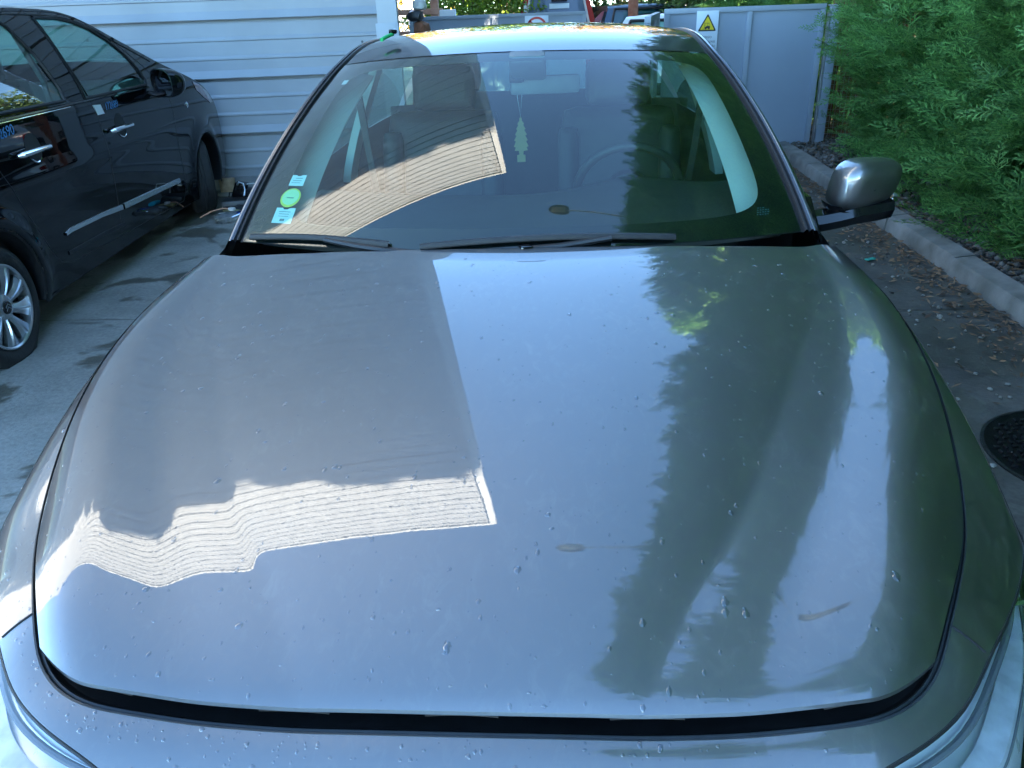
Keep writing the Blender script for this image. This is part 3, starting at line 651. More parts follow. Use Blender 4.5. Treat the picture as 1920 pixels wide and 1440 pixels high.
for q_ in (.16, .24, .33, .42, .50, .58, .67, .76, .84):
    i_ = int(q_*len(Sx)); MB().tube([Sx[k_]-Sn[k_]*.006-dz*(.013+.003*((k_-i_)/3.)**2) for k_ in range(i_-3, i_+4)], .0012, 5).put("seal_clip", M("brown_plastic_clip", (.06, .05, .045), .5), CAR)
# engine bay closed below the opening
MB().grid([[(x_*s, y_, .60) for s in (-1, 0, 1)] for y_, x_ in ((.3, .5), (.6, .7), (1.4, .78))]).put("engine_undertray", PLAST, CAR)

# ---------------- windscreen, roof, pillars
f_wb_x, f_wh_x = .775, .630
def ws_pt(u, v):
    """v 0 at the base, 1 at the header; u -1..1"""
    u = np.asarray(u, float); v = np.asarray(v, float)
    bx, by, bz = f_wb_x*u, 1.432+.172*u*u, .990-.012*u*u
    hx, hy, hz = f_wh_x*u, 2.225+.150*u*u+.03*u**6, 1.417-.030*u*u-.004*u**8
    bow = 4*v*(1-v); x = bx+(hx-bx)*v+.018*u*bow; y = by+(hy-by)*v-.010*bow; z = bz+(hz-bz)*v+.016*bow
    return np.stack([x, y, z], -1)
wu = np.linspace(-1, 1, 61); wv = np.linspace(0, 1, 41); WU, WV = np.meshgrid(wu, wv, indexing='ij')
WP = ws_pt(WU, WV); MB().grid(WP).put("windscreen", WINDSCREEN, CAR, sharp=None)
# black ceramic border printed on the inside of the glass
def inset(P, d):  # below the glass
    Q = np.array(P, float); Q[..., 2] -= d*.85; Q[..., 1] += d*.45; return Q
FRIT = M("black_glass_border", (.008, .008, .009), .35)
def frit_limits(nu=81, nv=61):
    """outer edge is the glass edge, inner edge a rounded rectangle in (u,v)"""
    A = np.linspace(0, 2*pi, 241); ui, vi = .905, (.085, .945); cxy = ((vi[0]+vi[1])/2); hw = (vi[1]-vi[0])/2; p = 9
    ca, sa = np.cos(A), np.sin(A); k = (np.abs(ca)**p+np.abs(sa)**p)**(-1/p); inn = np.stack([ui*ca*k, cxy+hw*sa*k], 1)
    inn[:, 0] *= 1+.022*(inn[:, 1]-.5)
    o = 1/np.maximum(np.abs(ca), np.abs(sa)); out = np.stack([ca*o, .5+.5*sa*o], 1); return inn, out
fi, fo_ = frit_limits(); rings = [fi+(fo_-fi)*q for q in np.linspace(0, 1, 5)]
MB().grid(np.stack([inset(ws_pt(r[:, 0], r[:, 1]), .004) for r in rings], 1)).put("windscreen_border", FRIT, CAR)
# roof
f_rz = NS([2.22, 2.4, 2.6, 2.8, 3.1, 3.5, 3.9, 4.15], [1.4175, 1.449, 1.472, 1.483, 1.486, 1.470, 1.425, 1.375]); f_rx = NS([2.2, 2.5, 2.9, 3.3, 3.8, 4.15], [.632, .622, .615, .605, .575, .545])
ru = np.linspace(-1, 1, 61); rv = np.linspace(0, 1, 60); RP = np.zeros((61, 60, 3))
for i, u in enumerate(ru):
    hp = ws_pt(u, 1.0); y0 = hp[1]+.007
    for j, v in enumerate(rv):
        y_ = y0+(4.15-y0)*v; xe = f_rx(y_); yc = 2.232+(y_-y0)*(4.15-2.232)/(4.15-y0)
        edge = .028*(1-v)+.045*v
        RP[i, j] = (xe*u, y_, float(f_rz(yc))-.0-(.030*u*u+.004*u**8)*(1-v)-(.045*u*u+.012*u**8)*v)
roof = MB().grid(RP).put("roof", paint_mat("grey_metallic_dimmed", (.10, .105, .115), rough=.46, ior=1.22, dust=.03), CAR, sharp=None)  # darkened copy of the car paint; weaker sky glare is put into it
# outside edge path: A pillar then roof rail
def rail(s):
    vq = np.linspace(0, 1, 40); p1 = ws_pt(np.full(40, s*1.0), vq); p2 = RP[60 if s > 0 else 0, 1:]
    P = np.concatenate([p1, p2]);
    for _ in range(10): P[1:-1] = .25*P[:-2]+.5*P[1:-1]+.25*P[2:]
    return P
def strip(P, s, offs):
    t = np.gradient(P, axis=0); t /= np.linalg.norm(t, axis=1, keepdims=True); out = np.array([s*1.0, 0, 0])[None]-t*(t@np.array([s*1.0, 0, 0]))[:, None]; out /= np.linalg.norm(out, axis=1, keepdims=True)
    up = np.cross(t, out)*(1); up *= np.sign(up[:, 2:3]); return np.stack([P+out*a+up*b for a, b in offs], 1)
for s_ in (1, -1):
    R_ = rail(s_); n1 = 40
    MB().grid(strip(R_, s_, [(-.004, -.003), (.004, -.006), (.009, -.006), (.013, .003), (.018, .004), (.021, -.004), (.024, -.006)])).put("pillar_rubber", RUBBER, CAR, sharp=50)
    MB().grid(strip(R_, s_, [(.024, -.006), (.027, .003), (.033, .004), (.037, -.003)])).put("pillar_trim", M("satin_pillar_trim", (.10, .10, .11), .18, metal=.6), CAR)
    MB().grid(strip(R_, s_, [(.037, -.003), (.041, -.001), (.048, -.008), (.060, -.024), (.070, -.044), (.077, -.064), (.074, -.085)])).put("a_pillar", PAINT, CAR, sharp=None)
# body side, doors, side glass, tail
f_sx = NS([.30, .48, .62, .80, .92, 1.0], [.86, .898, .902, .886, .868, .852])
yb = np.linspace(1.52, 4.28, 60)
def side_w(y_): return 1-.10*np.clip((y_-3.3)/1.0, 0, 1)**2
for s_ in (1, -1):
    zz = np.linspace(0, 1, 26)
    P = np.array([[(s_*float(f_sx(z_))*side_w(y_), y_, z_) for z_ in .24+zz*((.985 if y_ > 1.95 else .985-.075*((1.95-y_)/.43)**1.0)+.05*np.clip((y_-2.0)/2.3, 0, 1)-.24)] for y_ in yb])
    MB().grid(P, s_ < 0).put("body_side", PAINT, CAR, sharp=None)
    ri = rail(s_); 
    def top_at(y_): return np.array([np.interp(y_, ri[:, 1], ri[:, k]) for k in range(3)])+np.array([s_*.075, 0, -.07])
    def win(y0, y1, name, rake0=0, rake1=0):
        P = []
        for q in np.linspace(0, 1, 24):
            yl = y0+(y1-y0)*q; yt = y0+rake0+(y1+rake1-y0-rake0)*q; bt = np.array([s_*float(f_sx(.985))*side_w(yl), yl, .985+.05*np.clip((yl-2)/2.3, 0, 1)]); tp = top_at(yt)
            P.append([bt+(tp-bt)*w_+np.array([s_*.012*4*w_*(1-w_), 0, 0]) for w_ in np.linspace(0, 1, 8)])
        return MB().grid(P, s_ < 0).put(name, SIDEGLASS if name != "b_pillar" else GLOSSBLK, CAR)
    win(1.78, 2.78, "side_window", .56, .12); win(2.78, 2.90, "b_pillar", .12, .10); win(2.90, 3.62, "side_window", .10, -.02); win(3.62, 4.10, "c_pillar", -.02, -.1)
    # handles
    for y_ in (2.55, 3.45): MB().tube([(s_*.893, y_, .86), (s_*.918, y_+.03, .862), (s_*.918, y_+.15, .862), (s_*.893, y_+.18, .86)], .010, 8).put("door_handle", PAINT, CAR)
tl = MB(); tl.grid([[(x_, 4.28-.25*abs(x_)**3+(-.13 if z_ > 1.05 else 0)*(z_-1.05)/.35-.06*(z_ < .4), z_) for z_ in np.linspace(.25, 1.06, 12)] for x_ in np.linspace(-.84, .84, 30)])
tl.put("tailgate", PAINT, CAR, sharp=None)
MB().grid([[(x_*(1-.3*q), 4.27-.14*q-.16*abs(x_)**3*(1-q), 1.05+.32*q) for q in np.linspace(0, 1, 8)] for x_ in np.linspace(-.78, .78, 24)]).put("rear_window", SIDEGLASS, CAR)
# cowl and wipers
cowl = MB(); cowl.grid([[(x_, 1.36+.085*abs(x_/.8)**2+q*.14, .950-.02*q-.012*abs(x_)**2) for q in (0, .5, 1)] for x_ in np.linspace(-.74, .74, 40)])
cowl.put("cowl", PLAST, CAR)
def wiper(pts_arm, pts_blade, name="wiper"):
    w_ = MB().tube(pts_arm, [.013, .012, .009, .007], 8).put(name, PLAST, CAR)
    b_ = MB(); P = [Vector(p) for p in pts_blade]
    prof = [(-.011, 0), (-.005, .007), (.003, .010), (.011, .004), (.012, 0)]
    G = []
    for i, p in enumerate(P):
        t = (P[min(i+1, len(P)-1)]-P[max(i-1, 0)]).normalized(); up = Vector((0, -.47, .88)); s2 = t.cross(up).normalized(); G.append([p+s2*a+up*h for a, h in prof])
    b_.grid(G); b_.tube([p+Vector((0, .002, -.004)) for p in P], .005, 6); b_.put("wiper_blade", RUBBER, w_); return w_
def wsp(u, v, h=.012): p = ws_pt(u, v); return Vector((p[0], p[1]-h*.47, p[2]+h*.88))
wiper([(-.18, 1.44, .965), (-.30, 1.455, .980), (-.42, 1.48, .992), wsp(-.66, .016, .010)], [wsp(u, .014+.014*sin((u+.97)*6), .006) for u in np.linspace(-.965, -.42, 24)])
wiper([(-.02, 1.42, .965), (.03, 1.437, .985), (.12, 1.445, .992), wsp(.33, .018, .012)], [wsp(u, .002+.034*(1-((u-.16)/.48)**2), .006) for u in np.linspace(-.31, .545, 30)])
jt = MB().box((.035, 1.432, .992), (.035, .03, .018), Matrix.Rotation(.3, 3, 'Z'), .006); jt.put("wiper_hinge", GLOSSBLK, CAR)

# ---------------- door mirror (only the one beside the hedge is there)
mr = thing("door_mirror", None, None); mr.parent = CAR
del_keys = [k for k in mr.keys()]
def superell(c, rx, rz, ax_y, n=28, p=2.8): 
    return [(c[0]+rx*np.sign(cos(a))*abs(cos(a))**(2/p), ax_y, c[2]+rz*np.sign(sin(a))*abs(sin(a))**(2/p)) for a in np.linspace(0, 2*pi, n, endpoint=False)]
MX, MY, MZ = 1.000, 1.80, 1.056
RING = [(0, .02), (.001, .40), (.005, .62), (.013, .78), (.026, .89), (.045, .955), (.070, .985), (.100, 1.0), (.118, .99)]
def mshell(A, out=0.0, rings=RING):
    G = []
    for (dy, sc) in rings:
        row = []
        for a in A:
            ca, sa = cos(a), sin(a); x_ = np.sign(ca)*abs(ca)**.52; z_ = np.sign(sa)*abs(sa)**.58
            top = .082-.010*(x_+1)/2*(1 if z_ > 0 else 0)-.004*x_*x_; xx = x_*(.099+out)*sc+.010*z_*sc; zz = z_*((top if z_ > 0 else .070-.018*max(x_, 0))+out)*sc
            row.append((MX+xx, 1.700+dy*(1-.25*(x_*sc+1)/2)+.075*((x_*sc+1)/2)**1.6-.012*z_*sc-out*.4, MZ+zz))
        G.append(row)
    return np.array(G)
G = mshell(np.linspace(0, 2*pi, 57)); MB().grid(G, True).put("mirror_cap", PAINT, mr, sharp=None)
Ab = np.linspace(pi*1.07, pi*1.93, 30); Bs = mshell(Ab, .012, RING[3:]); Bs2 = Bs.copy(); Bs2[..., 2] = np.minimum(Bs2[..., 2], MZ-.043)
MB().grid(Bs2, True).put("mirror_base", GLOSSBLK, mr, sharp=50)
Al = np.linspace(pi*1.60, pi*1.99, 16); Li = mshell(Al, .0055, RING[4:7]); Li[..., 2] = np.clip(Li[..., 2], MZ-.055, MZ-.032)
MB().grid(Li, True).put("indicator_lens", M("smoked_indicator", (.30, .33, .33), .12, var=.1), mr)
back = G[-1]; cb = back.mean(0)
MB().grid(np.stack([back, back*.93+cb*.07+np.array([0, .012, 0]), back*.86+cb*.14+np.array([0, .004, 0])], 0), True).put("mirror_rim", PLAST, mr)
mg = back*.87+cb*.13+np.array([0, .004, 0]); MB().add([tuple(cb+np.array([0, .004, 0]))]+[tuple(p) for p in mg], [(0, i, i+1) for i in range(1, 57)]).put("mirror_glass", CHROME, mr, smooth=False)
MB().grid([[(x_, y_+b, z_+c) for b, c in ((-.045, 0), (-.035, .022), (.03, .024), (.05, 0), (.03, -.028), (-.03, -.026), (-.045, 0))] for x_, y_, z_ in ((.835, 1.79, .955), (.875, 1.775, .962), (.92, 1.765, .974), (.97, 1.765, .986), (1.03, 1.775, .992), (1.07, 1.785, .998))]).put("mirror_arm", GLOSSBLK, mr)
MB().prism([(0, 0), (.20, .0), (.23, .03), (.18, .10), (.12, .10)], (.845, 1.66, .93), (0, 1, 0), (-.12, 0, 1), (1, 0, 0), .012).put("mirror_sail", GLOSSBLK, CAR, smooth=False)

# ---------------- interior
dg = MB(); U_ = np.linspace(-1, 1, 41)
dg.grid([[( .74*u, 1.50+.16*u*u+q*.74, .950+.030*sin(q*2.4)+.045*np.exp(-((u*.74-.36)/.19)**2)*np.clip((q-.55)/.3, 0, 1)-(.25*max(0, q-.86)/.14)) for q in np.linspace(0, 1, 22)] for u in U_])
dg.put("dashboard", DASH, CAR, sharp=None)
for x_ in (-.45, -.15, .22, .48): MB().box((x_, 1.66+.1*x_*x_, .972), (.20, .022, .006), None, .002).put("defroster_vent", PLAST, CAR)
sw = thing("steering_wheel", None, None); sw.parent = CAR
swc = Vector((.37, 2.36, .935)); ax = Vector((0, .90, .42)).normalized(); e1 = Vector((1, 0, 0)); e2 = ax.cross(e1)
if e2.z < 0: e2 = -e2
MB().tube([swc+e1*.185*cos(a)+e2*.185*sin(a) for a in np.linspace(0, 2*pi, 49)], .016, 10, cap=False).put("rim", SEAT, sw)
h_ = MB().lathe([(-.02, .001), (-.028, .05), (-.01, .078), (.03, .07)], swc, ax, 28); h_.put("airbag_cover", PLAST, sw)
sp = MB()
for a in (0, pi, -pi/2): sp.tube([swc+(e1*cos(a)+e2*sin(a))*.06, swc+(e1*cos(a)+e2*sin(a))*.18], [.022, .014], 8)
sp.put("spoke", GREYPL, sw)
MB().tube([swc-ax*.031+e1*.030*cos(a)+e2*.016*sin(a) for a in np.linspace(0, 2*pi, 30)], .003, 6, cap=False).put("emblem", CHROME, sw)
def seat(x_, y_, w_=.50, single=True):
    t = thing("seat", None, None); t.parent = CAR
    def slab(c, dims, R, bulge): 
        m_ = MB(); m_.box(c, dims, R, min(dims)*.42); return m_
    slab((x_, y_-.05, .52), (w_, .52, .17), Matrix.Rotation(.12, 3, 'X'), .03).put("cushion", SEAT, t, sharp=60)
    slab((x_, y_+.27, .84), (w_*.96, .15, .66), Matrix.Rotation(-.28, 3, 'X'), .03).put("backrest", SEAT, t, sharp=60)
    for s2 in (-1, 1): slab((x_+s2*w_*.42, y_+.21, .82), (.09, .13, .55), Matrix.Rotation(-.28, 3, 'X'), .03).put("bolster", SEAT, t, sharp=60)
    for hx in ([0] if single else [-.42, .42]):
        slab((x_+hx, y_+.40, 1.245), (.27, .11, .19), Matrix.Rotation(-.2, 3, 'X'), .03).put("headrest", SEAT, t, sharp=60)
        for s2 in (-1, 1): MB().tube([(x_+hx+s2*.06, y_+.36, 1.08), (x_+hx+s2*.06, y_+.39, 1.2)], .007, 8).put("headrest_post", STEEL, t)
    return t
seat(.37, 2.62); seat(-.37, 2.62); seat(0, 3.42, 1.25, False)
# headliner, visors, pillar trims, mirror
hn = RP[2:-2, 1:-4:3].copy(); hn[..., 2] -= .035; MB().grid(hn).put("headliner", HEADL, CAR)
for s_ in (1, -1):
    vq = np.linspace(.03, .985, 26)
    G = []
    for v_ in vq:
        p = ws_pt(s_*1.0, v_); wdt = .062+.048*(1-v_); G.append([p+np.array([-s_*(.020), .012, -.018]), p+np.array([-s_*(.032+wdt*.2), .03, -.022]), p+np.array([-s_*(.030+wdt), .065, -.035]), p+np.array([-s_*(.012+wdt), .12, -.05]), p+np.array([s_*.02, .16, -.07])])
    MB().grid(G).put("a_pillar_trim", BEIGE, CAR)
    G = []
    for q in np.linspace(0, 1, 16):
        z_ = .90+.50*q; x_ = .80-.17*q**1.3; G.append([(s_*(x_), 2.80+.12*q, z_), (s_*(x_-.035), 2.79+.12*q, z_), (s_*(x_-.04), 2.90+.10*q, z_), (s_*x_, 2.94+.10*q, z_)])
    MB().grid(G).put("b_pillar_trim", BEIGE, CAR)
    MB().tube([(s_*.70, 2.83, 1.27), (s_*.67, 2.80, 1.0), (s_*.62, 2.76, .65)], .018, 4).put("seat_belt", SEAT, CAR)
    MB().grid([[(s_*(.80-.02*q), 1.75+2.2*p_, .955-.55*q) for q in (0, .4, 1)] for p_ in np.linspace(0, 1, 8)]).put("door_card", SEAT, CAR)
    G = [[(s_*(.14+.36*q), 2.30+.10*q*q+.14*w_, 1.392-.018*q*q-.016*w_+(.012*sin(pi*w_))) for w_ in np.linspace(0, 1, 5)] for q in np.linspace(0, 1, 8)]
    MB().grid(G).put("sun_visor", HEADL, CAR)
MB().box((.02, 2.26, 1.372), (.12, .14, .045), Matrix.Rotation(-.50, 3, 'X'), .016).put("sensor_housing", GREYPL, CAR)
im = MB().tube([(.0, 2.30, 1.375), (.0, 2.33, 1.345), (0, 2.345, 1.325)], .009, 8).put("interior_mirror", PLAST, CAR)
MB().box((.075, 2.345, 1.305), (.24, .03, .062), Matrix.Rotation(.12, 3, 'Z'), .014).put("mirror_housing", GREYPL, im)
MB().box((-.02, 2.30, 1.335), (.05, .02, .035), None, .008).put("mirror_bracket", PLAST, im)
MB().grid([[(x_, y_, .42) for x_ in (-.8, 0, .8)] for y_ in (1.5, 3, 4.2)]).put("cabin_floor", DASH, CAR)
MB().grid([[(x_, 4.0-.0*q, .5+.45*q) for q in (0, 1)] for x_ in (-.7, 0, .7)]).put("parcel_wall", DASH, CAR)

# stickers on the inside of the glass
def sticker(name, u, v, du, dv, mat, shape='rect', rot=0, h=.0025, lab=None):
    if shape == 'rect': pl_ = [(-1, -1), (1, -1), (1, 1), (.35, 1), (.25, .82), (-.25, .82), (-.35, 1), (-1, 1)]
    elif shape == 'box': pl_ = [(-1, -1), (1, -1), (1, 1), (-1, 1)]
    else: pl_ = [(cos(a), sin(a)) for a in np.linspace(0, 2*pi, 40)[:-1]]
    pts = [inset(ws_pt(u+du*p[0], v+dv*p[1]), h) for p in pl_]; c_ = np.mean(pts, 0)
    o_ = ob(name, [c_]+pts, [(0, 1+i, 1+(i+1) % len(pts)) for i in range(len(pts))], mat, CAR, smooth=False)
    if lab: o_['label'] = lab
    return o_
S_BLUE = M("pale_blue_sticker", (.62, .86, .92), .5, var=.03); S_YEL = M("yellow_green_sticker", (.66, .80, .10), .5, var=.03); S_GRN = M("pale_green_sticker", (.50, .88, .50), .5); S_INK = M("grey_sticker_print", (.10, .22, .26), .6)
def lines(par, u, v, rows, mat=S_INK, h=.0018):
    m_ = MB()
    for (a, b_, c_, d_) in rows:
        pts = [inset(ws_pt(u+x_, v+y_), h) for x_, y_ in ((a-c_, b_-d_), (a+c_, b_-d_), (a+c_, b_+d_), (a-c_, b_+d_))]; m_.add(pts, [(0, 1, 2, 3)])
    m_.put("printed_lines", mat, par, smooth=False)
a_ = sticker("paper_sticker", -.868, .285, .033, .026, S_BLUE, lab="small pale blue paper sticker above the round one"); lines(a_, -.868, .285, [(.004, .010, .016, .0016), (.0, -.002, .020, .0012), (-.004, -.012, .020, .0010)])
a_ = sticker("round_sticker", -.868, .203, .043, .044, S_YEL, 'disc', lab="round yellow green sticker in the lower corner of the windscreen"); sticker("round_sticker_centre", -.868, .205, .036, .036, S_GRN, 'disc', h=.0018).parent = a_
lines(a_, -.868, .205, [(0, -.004, .016, .0018)], h=.0012)
a_ = sticker("paper_sticker", -.868, .122, .042, .034, S_BLUE, lab="larger pale blue paper sticker below the round one"); lines(a_, -.868, .122, [(.0, .016, .026, .0012), (0, .006, .022, .0012), (0, -.004, .022, .0010), (0, -.020, .010, .005)])
a_ = sticker("white_sticker", -.905, .862, .015, .015, WHITE, 'box')
mkm = MB()
for r in range(4):
    for k in range(5 if r else 3):
        uu, vv_ = .868+.010*k-.003*r, .112-.009*r; pts = [inset(ws_pt(uu+x_, vv_+y_), .0015) for x_, y_ in ((-.0032, -.0016), (.0032-.002*((k+r) % 2), -.0016), (.0036-.002*((k+r) % 2), .0016), (-.003, .0016))]; mkm.add(pts, [(0, 1, 2, 3)])
mkm.put("etched_glass_marks", S_INK, CAR, smooth=False)
# wheels under the body
def wheel(par, c, side, R, rr, wd, spokes=9, steer=0, flat=0.0, logo=False, tyre_mat=TYRE):
    """c centre of the outer face, side +1 outward = +x (in parent axes)"""
    t = bpy.data.objects.new("wheel", None); COL.objects.link(t); t.parent = par; t.location = c; t.rotation_euler = (0, 0, steer)
    s = side; prof = [(-wd, rr-.005), (-wd, rr+.02), (-wd+.004, R-.03), (-wd+.02, R-.006), (-wd+.045, R), (-wd+.07, R-.004), (-wd+.078, R), (-wd/2-.004, R+.001), (-wd/2, R-.007), (-wd/2+.004, R+.001), (-.078, R), (-.072, R-.006), (-.066, R), (-.042, R-.002), (-.02, R-.010), (-.004, R-.034), (.003, (R+rr)/2), (-.002, rr+.014), (-.012, rr-.003)]
    m_ = MB().lathe([(h*s, r) for h, r in prof], (0, 0, 0), (1, 0, 0), 72)
    if flat > 0:
        v2 = []
        for (x_, y_, z_) in m_.v:
            lim = -(R-flat)
            if z_ < lim+.05:
                q = min(1, (lim+.05-z_)/.08); x_ = x_+s*.022*q*(1 if x_*s > -wd/2 else -1)
            v2.append((x_, y_*(1+.06*(z_ < lim)), max(z_, lim)))
        m_.v = v2
    m_.put("tyre", tyre_mat, t, sharp=35)
    MB().lathe([(-.012*s, rr), (.000, rr-.001), (.002*s, rr-.008), (-.004*s, rr-.016), (-.03*s, rr-.018), (-wd*.9*s, rr-.02)], (0, 0, 0), (1, 0, 0), 60).put("rim", ALLOY, t, sharp=40)
    MB().lathe([(-.06*s, rr-.02), (-.065*s, .001)], (0, 0, 0), (1, 0, 0), 40).put("brake_disc", M("dark_hub", (.012, .012, .013), .6), t)
    sp = MB()
    for k in range(spokes):
        a = 2*pi*k/spokes+.30; er = Vector((0, cos(a), sin(a))); et = Vector((0, -sin(a), cos(a))); ex = Vector((s, 0, 0)); G = []
        for q in np.linspace(0, 1, 9):
            r = .045+(rr-.062)*q; hw = .019+.006*q+.027*q*q; sk = .020*q*q; hgt = -.012-.012*(1-q)+.010*sin(q*pi)
            G.append([er*r+et*(-hw+sk)+ex*(hgt-.03), er*r+et*(-hw+sk)+ex*(hgt-.006), er*r+et*(-hw*.35+sk)+ex*(hgt-.001), er*r+et*(-hw*.22+sk)+ex*(hgt+.007), er*r+et*(hw*.02+sk)+ex*(hgt+.007), er*r+et*(hw*.14+sk)+ex*hgt, er*r+et*(hw+sk)+ex*(hgt-.009), er*r+et*(hw+sk)+ex*(hgt-.03)])
        sp.grid(G, s < 0)
    sp.lathe([(-.034*s, .068), (-.014*s, .064), (-.008*s, .050), (-.006*s, .030)], (0, 0, 0), (1, 0, 0), 40)
    sp.put("spokes", ALLOY, t, sharp=28)
    cp_ = MB().lathe([(-.008*s, .036), (.000, .033), (.002*s, .030), (.003*s, .001)], (0, 0, 0), (1, 0, 0), 32).put("hub_cap", GLOSSBLK, t)
    if logo:
        ch = MB()
        for dz_ in (-.010, .006): ch.prism([(-.021, dz_-.007), (0, dz_+.008), (.021, dz_-.007), (.021, dz_-.0005), (0, dz_+.0145), (-.021, dz_-.0005)], (s*.0032, 0, 0), (0, -s, 0), (0, 0, 1), (s, 0, 0), .001)
        ch.put("chevron_emblem", GREYPL, t, smooth=False)
    for k in range(5):
        a = 2*pi*k/5+.1; MB().lathe([(-.02*s, .011), (-.006*s, .010), (-.006*s, .001)], (0, .052*cos(a), .052*sin(a)), (1, 0, 0), 6).put("wheel_bolt", STEEL, t, smooth=False)
    return t
for s_ in (1, -1):
    wheel(CAR, (s_*.885, .92, .325), s_, .325, .222, .205); wheel(CAR, (s_*.87, 3.62, .325), s_, .325, .222, .205)
# lower front: grille mouth
MB().grid([[(x_, .045+.35*abs(x_/.9)**2.4, z_) for z_ in np.linspace(.24, .40, 5)] for x_ in np.linspace(-.86, .86, 24)]).put("lower_grille", PLAST, CAR)
# small green and black clip left on the edge of the roof
cl = thing("plastic_clip", "small black and green plastic clip on the roof edge", "clip", (-.485, 2.60, 1.470))
MB().box((-.0, -.01, .012), (.026, .028, .016), Matrix.Rotation(.5, 3, 'Z'), .006).put("clip_head", GLOSSBLK, cl); MB().tube([(.0, -.015, .004), (-.018, -.05, -.004), (-.03, -.08, -.012)], .007, 8).put("clip_strip", M("green_tape", (.02, .42, .12), .4, var=.1), cl)
# air freshener hanging from the interior mirror
af = thing("air_freshener", "pale cardboard tree air freshener hanging from the interior mirror", "air freshener", (-.012, 2.325, 1.12))
half = [(.0, .100), (.006, .088), (.004, .084), (.014, .070), (.010, .066), (.019, .050), (.014, .046), (.024, .028), (.018, .024), (.028, .006), (.021, .002), (.030, -.018), (.022, -.022), (.027, -.034), (.010, -.036), (.008, -.050), (.017, -.052), (.017, -.080), (0, -.080)]
poly = half+[(-x_, z_) for x_, z_ in half[::-1][1:-1]]
MB().prism(poly, (0, 0, 0), (1, .1, 0), (0, .05, 1), (-.1, 1, 0), .0016).put("cardboard_tree", M("pale_card", (.25, .215, .085), .8, var=.05), af, smooth=False)
af.scale = (.86, .86, .86)
MB().tube([(-.014, 0, .205), (0, 0, .100), (.010, 0, .20)], .0010, 5).put("cord", WHITE, af)
# rain drops lying on the paint
DROP, t_, b_ = mat_new("water_drop"); b_.inputs['Transmission Weight'].default_value = 1.0; b_.inputs['IOR'].default_value = 1.33; b_.inputs['Roughness'].default_value = 0.0
nd = t_.nodes.new('ShaderNodeBsdfTransparent'); lp_ = None
V = []; F = []
def add_drop(P, Nv, Tv, rx, ry, h):
    B_ = np.cross(Nv, Tv); k = len(V); n = 10; V.append(P+Nv*h)
    wob = 1+RNG.uniform(-.2, .2, n)
    for ring, (rr_, hh_) in enumerate(((.45, .86), (.8, .48), (1.0, -.02))):
        for i in range(n):
            a = 2*pi*i/n; V.append(P+Tv*rx*rr_*cos(a)*wob[i]+B_*ry*rr_*sin(a)*wob[i]+Nv*h*hh_)
    for i in range(n):
        j = (i+1) % n; F.append((k, k+1+i, k+1+j)); F.append((k+1+i, k+1+n+i, k+1+n+j)); F.append((k+1+i, k+1+n+j, k+1+j)); F.append((k+1+n+i, k+1+2*n+i, k+1+2*n+j)); F.append((k+1+n+i, k+1+2*n+j, k+1+n+j))
def hood_n(x_, y_):
    e = .004; zx = (hood_z(x_+e, y_)-hood_z(x_-e, y_))/(2*e); zy = (hood_z(x_, y_+e)-hood_z(x_, y_-e))/(2*e); n_ = np.array([-float(zx), -float(zy), 1.0]); return n_/np.linalg.norm(n_)
for i in range(900):
    u_ = RNG.uniform(-.97, .97); v_ = RNG.uniform(.012, .96)**(1.25); x_, y_ = hood_xy(np.array(u_), np.array(v_)); x_, y_ = float(x_), float(y_)
    n_ = hood_n(x_, y_); T_ = np.cross(n_, [0, 1.0, 0]); T_ /= np.linalg.norm(T_); r = RNG.choice([.0014, .0020, .0028, .0040, .0055], p=[.46, .30, .15, .07, .02]); el = RNG.uniform(.7, 1.9)
    add_drop(np.array([x_, y_, float(hood_z(x_, y_))]), n_, T_, r, r*el, r*.42)
for i in range(420):
    ci = int(np.clip(RNG.normal(NT*.5+(28 if i % 3 == 0 else -4 if i % 3 == 1 else 42), 13), s0+2, s1-2)); k = RNG.integers(1, 16)
    P = FB[ci, k]; a1 = FB[ci+1, k]-FB[ci-1, k]; a2 = FB[ci, k+1]-FB[ci, k-1]; n_ = np.cross(a1, a2); n_ /= np.linalg.norm(n_); n_ *= np.sign(n_[2]); T_ = a1/np.linalg.norm(a1); r = RNG.choice([.0012, .0018, .0026, .0036], p=[.4, .35, .18, .07])
    if hl_top(ci) is not None and k > hl_top(ci)-2: continue
    add_drop(P+a1*RNG.uniform(-.4, .4), n_, T_, r, r*RNG.uniform(.8, 1.5), r*.45)
dm = fast_mesh("water_droplets", np.array(V), np.array(F)); d_o = link_mesh("water_droplets", dm, glass_mat("clear_water", (.80, .82, .85), 2.2)); setp(d_o, "clear rain droplets beaded over the grey bonnet and bumper", "water drops", kind='stuff')
V = []; F = []
# ------------------------------------------------------------------ black people carrier at the left (local axes: x outward right, y forward)
BCAR = thing("black_car", "black people carrier with a flat rear tyre parked nose to the metal building", "car", (-2.65, 2.89, 0), math.atan2(.0919653, .99576221))
HWC = -.86
f_hw = NS([.16, .30, .45, .70, .95, 1.10, 1.2, 1.4, 1.6, 1.68], [.835, .862, .872, .882, .876, .862, .842, .772, .675, .62])
f_ze = NS([-.80, -.65, -.3, 0, .8, 1.6, 2.0, 2.3, 2.6, 2.9, 3.15, 3.5, 3.8, 4.0, 4.12, 4.2], [1.28, 1.50, 1.61, 1.635, 1.645, 1.632, 1.585, 1.475, 1.36, 1.252, 1.180, 1.085, .985, .88, .74, .52])
def b_tap(s): s = np.asarray(s, float); return 1-.10*np.clip((-.2-s)/.6, 0, 1)**2-.10*np.clip((s-3.0)/1.2, 0, 1)**2.5
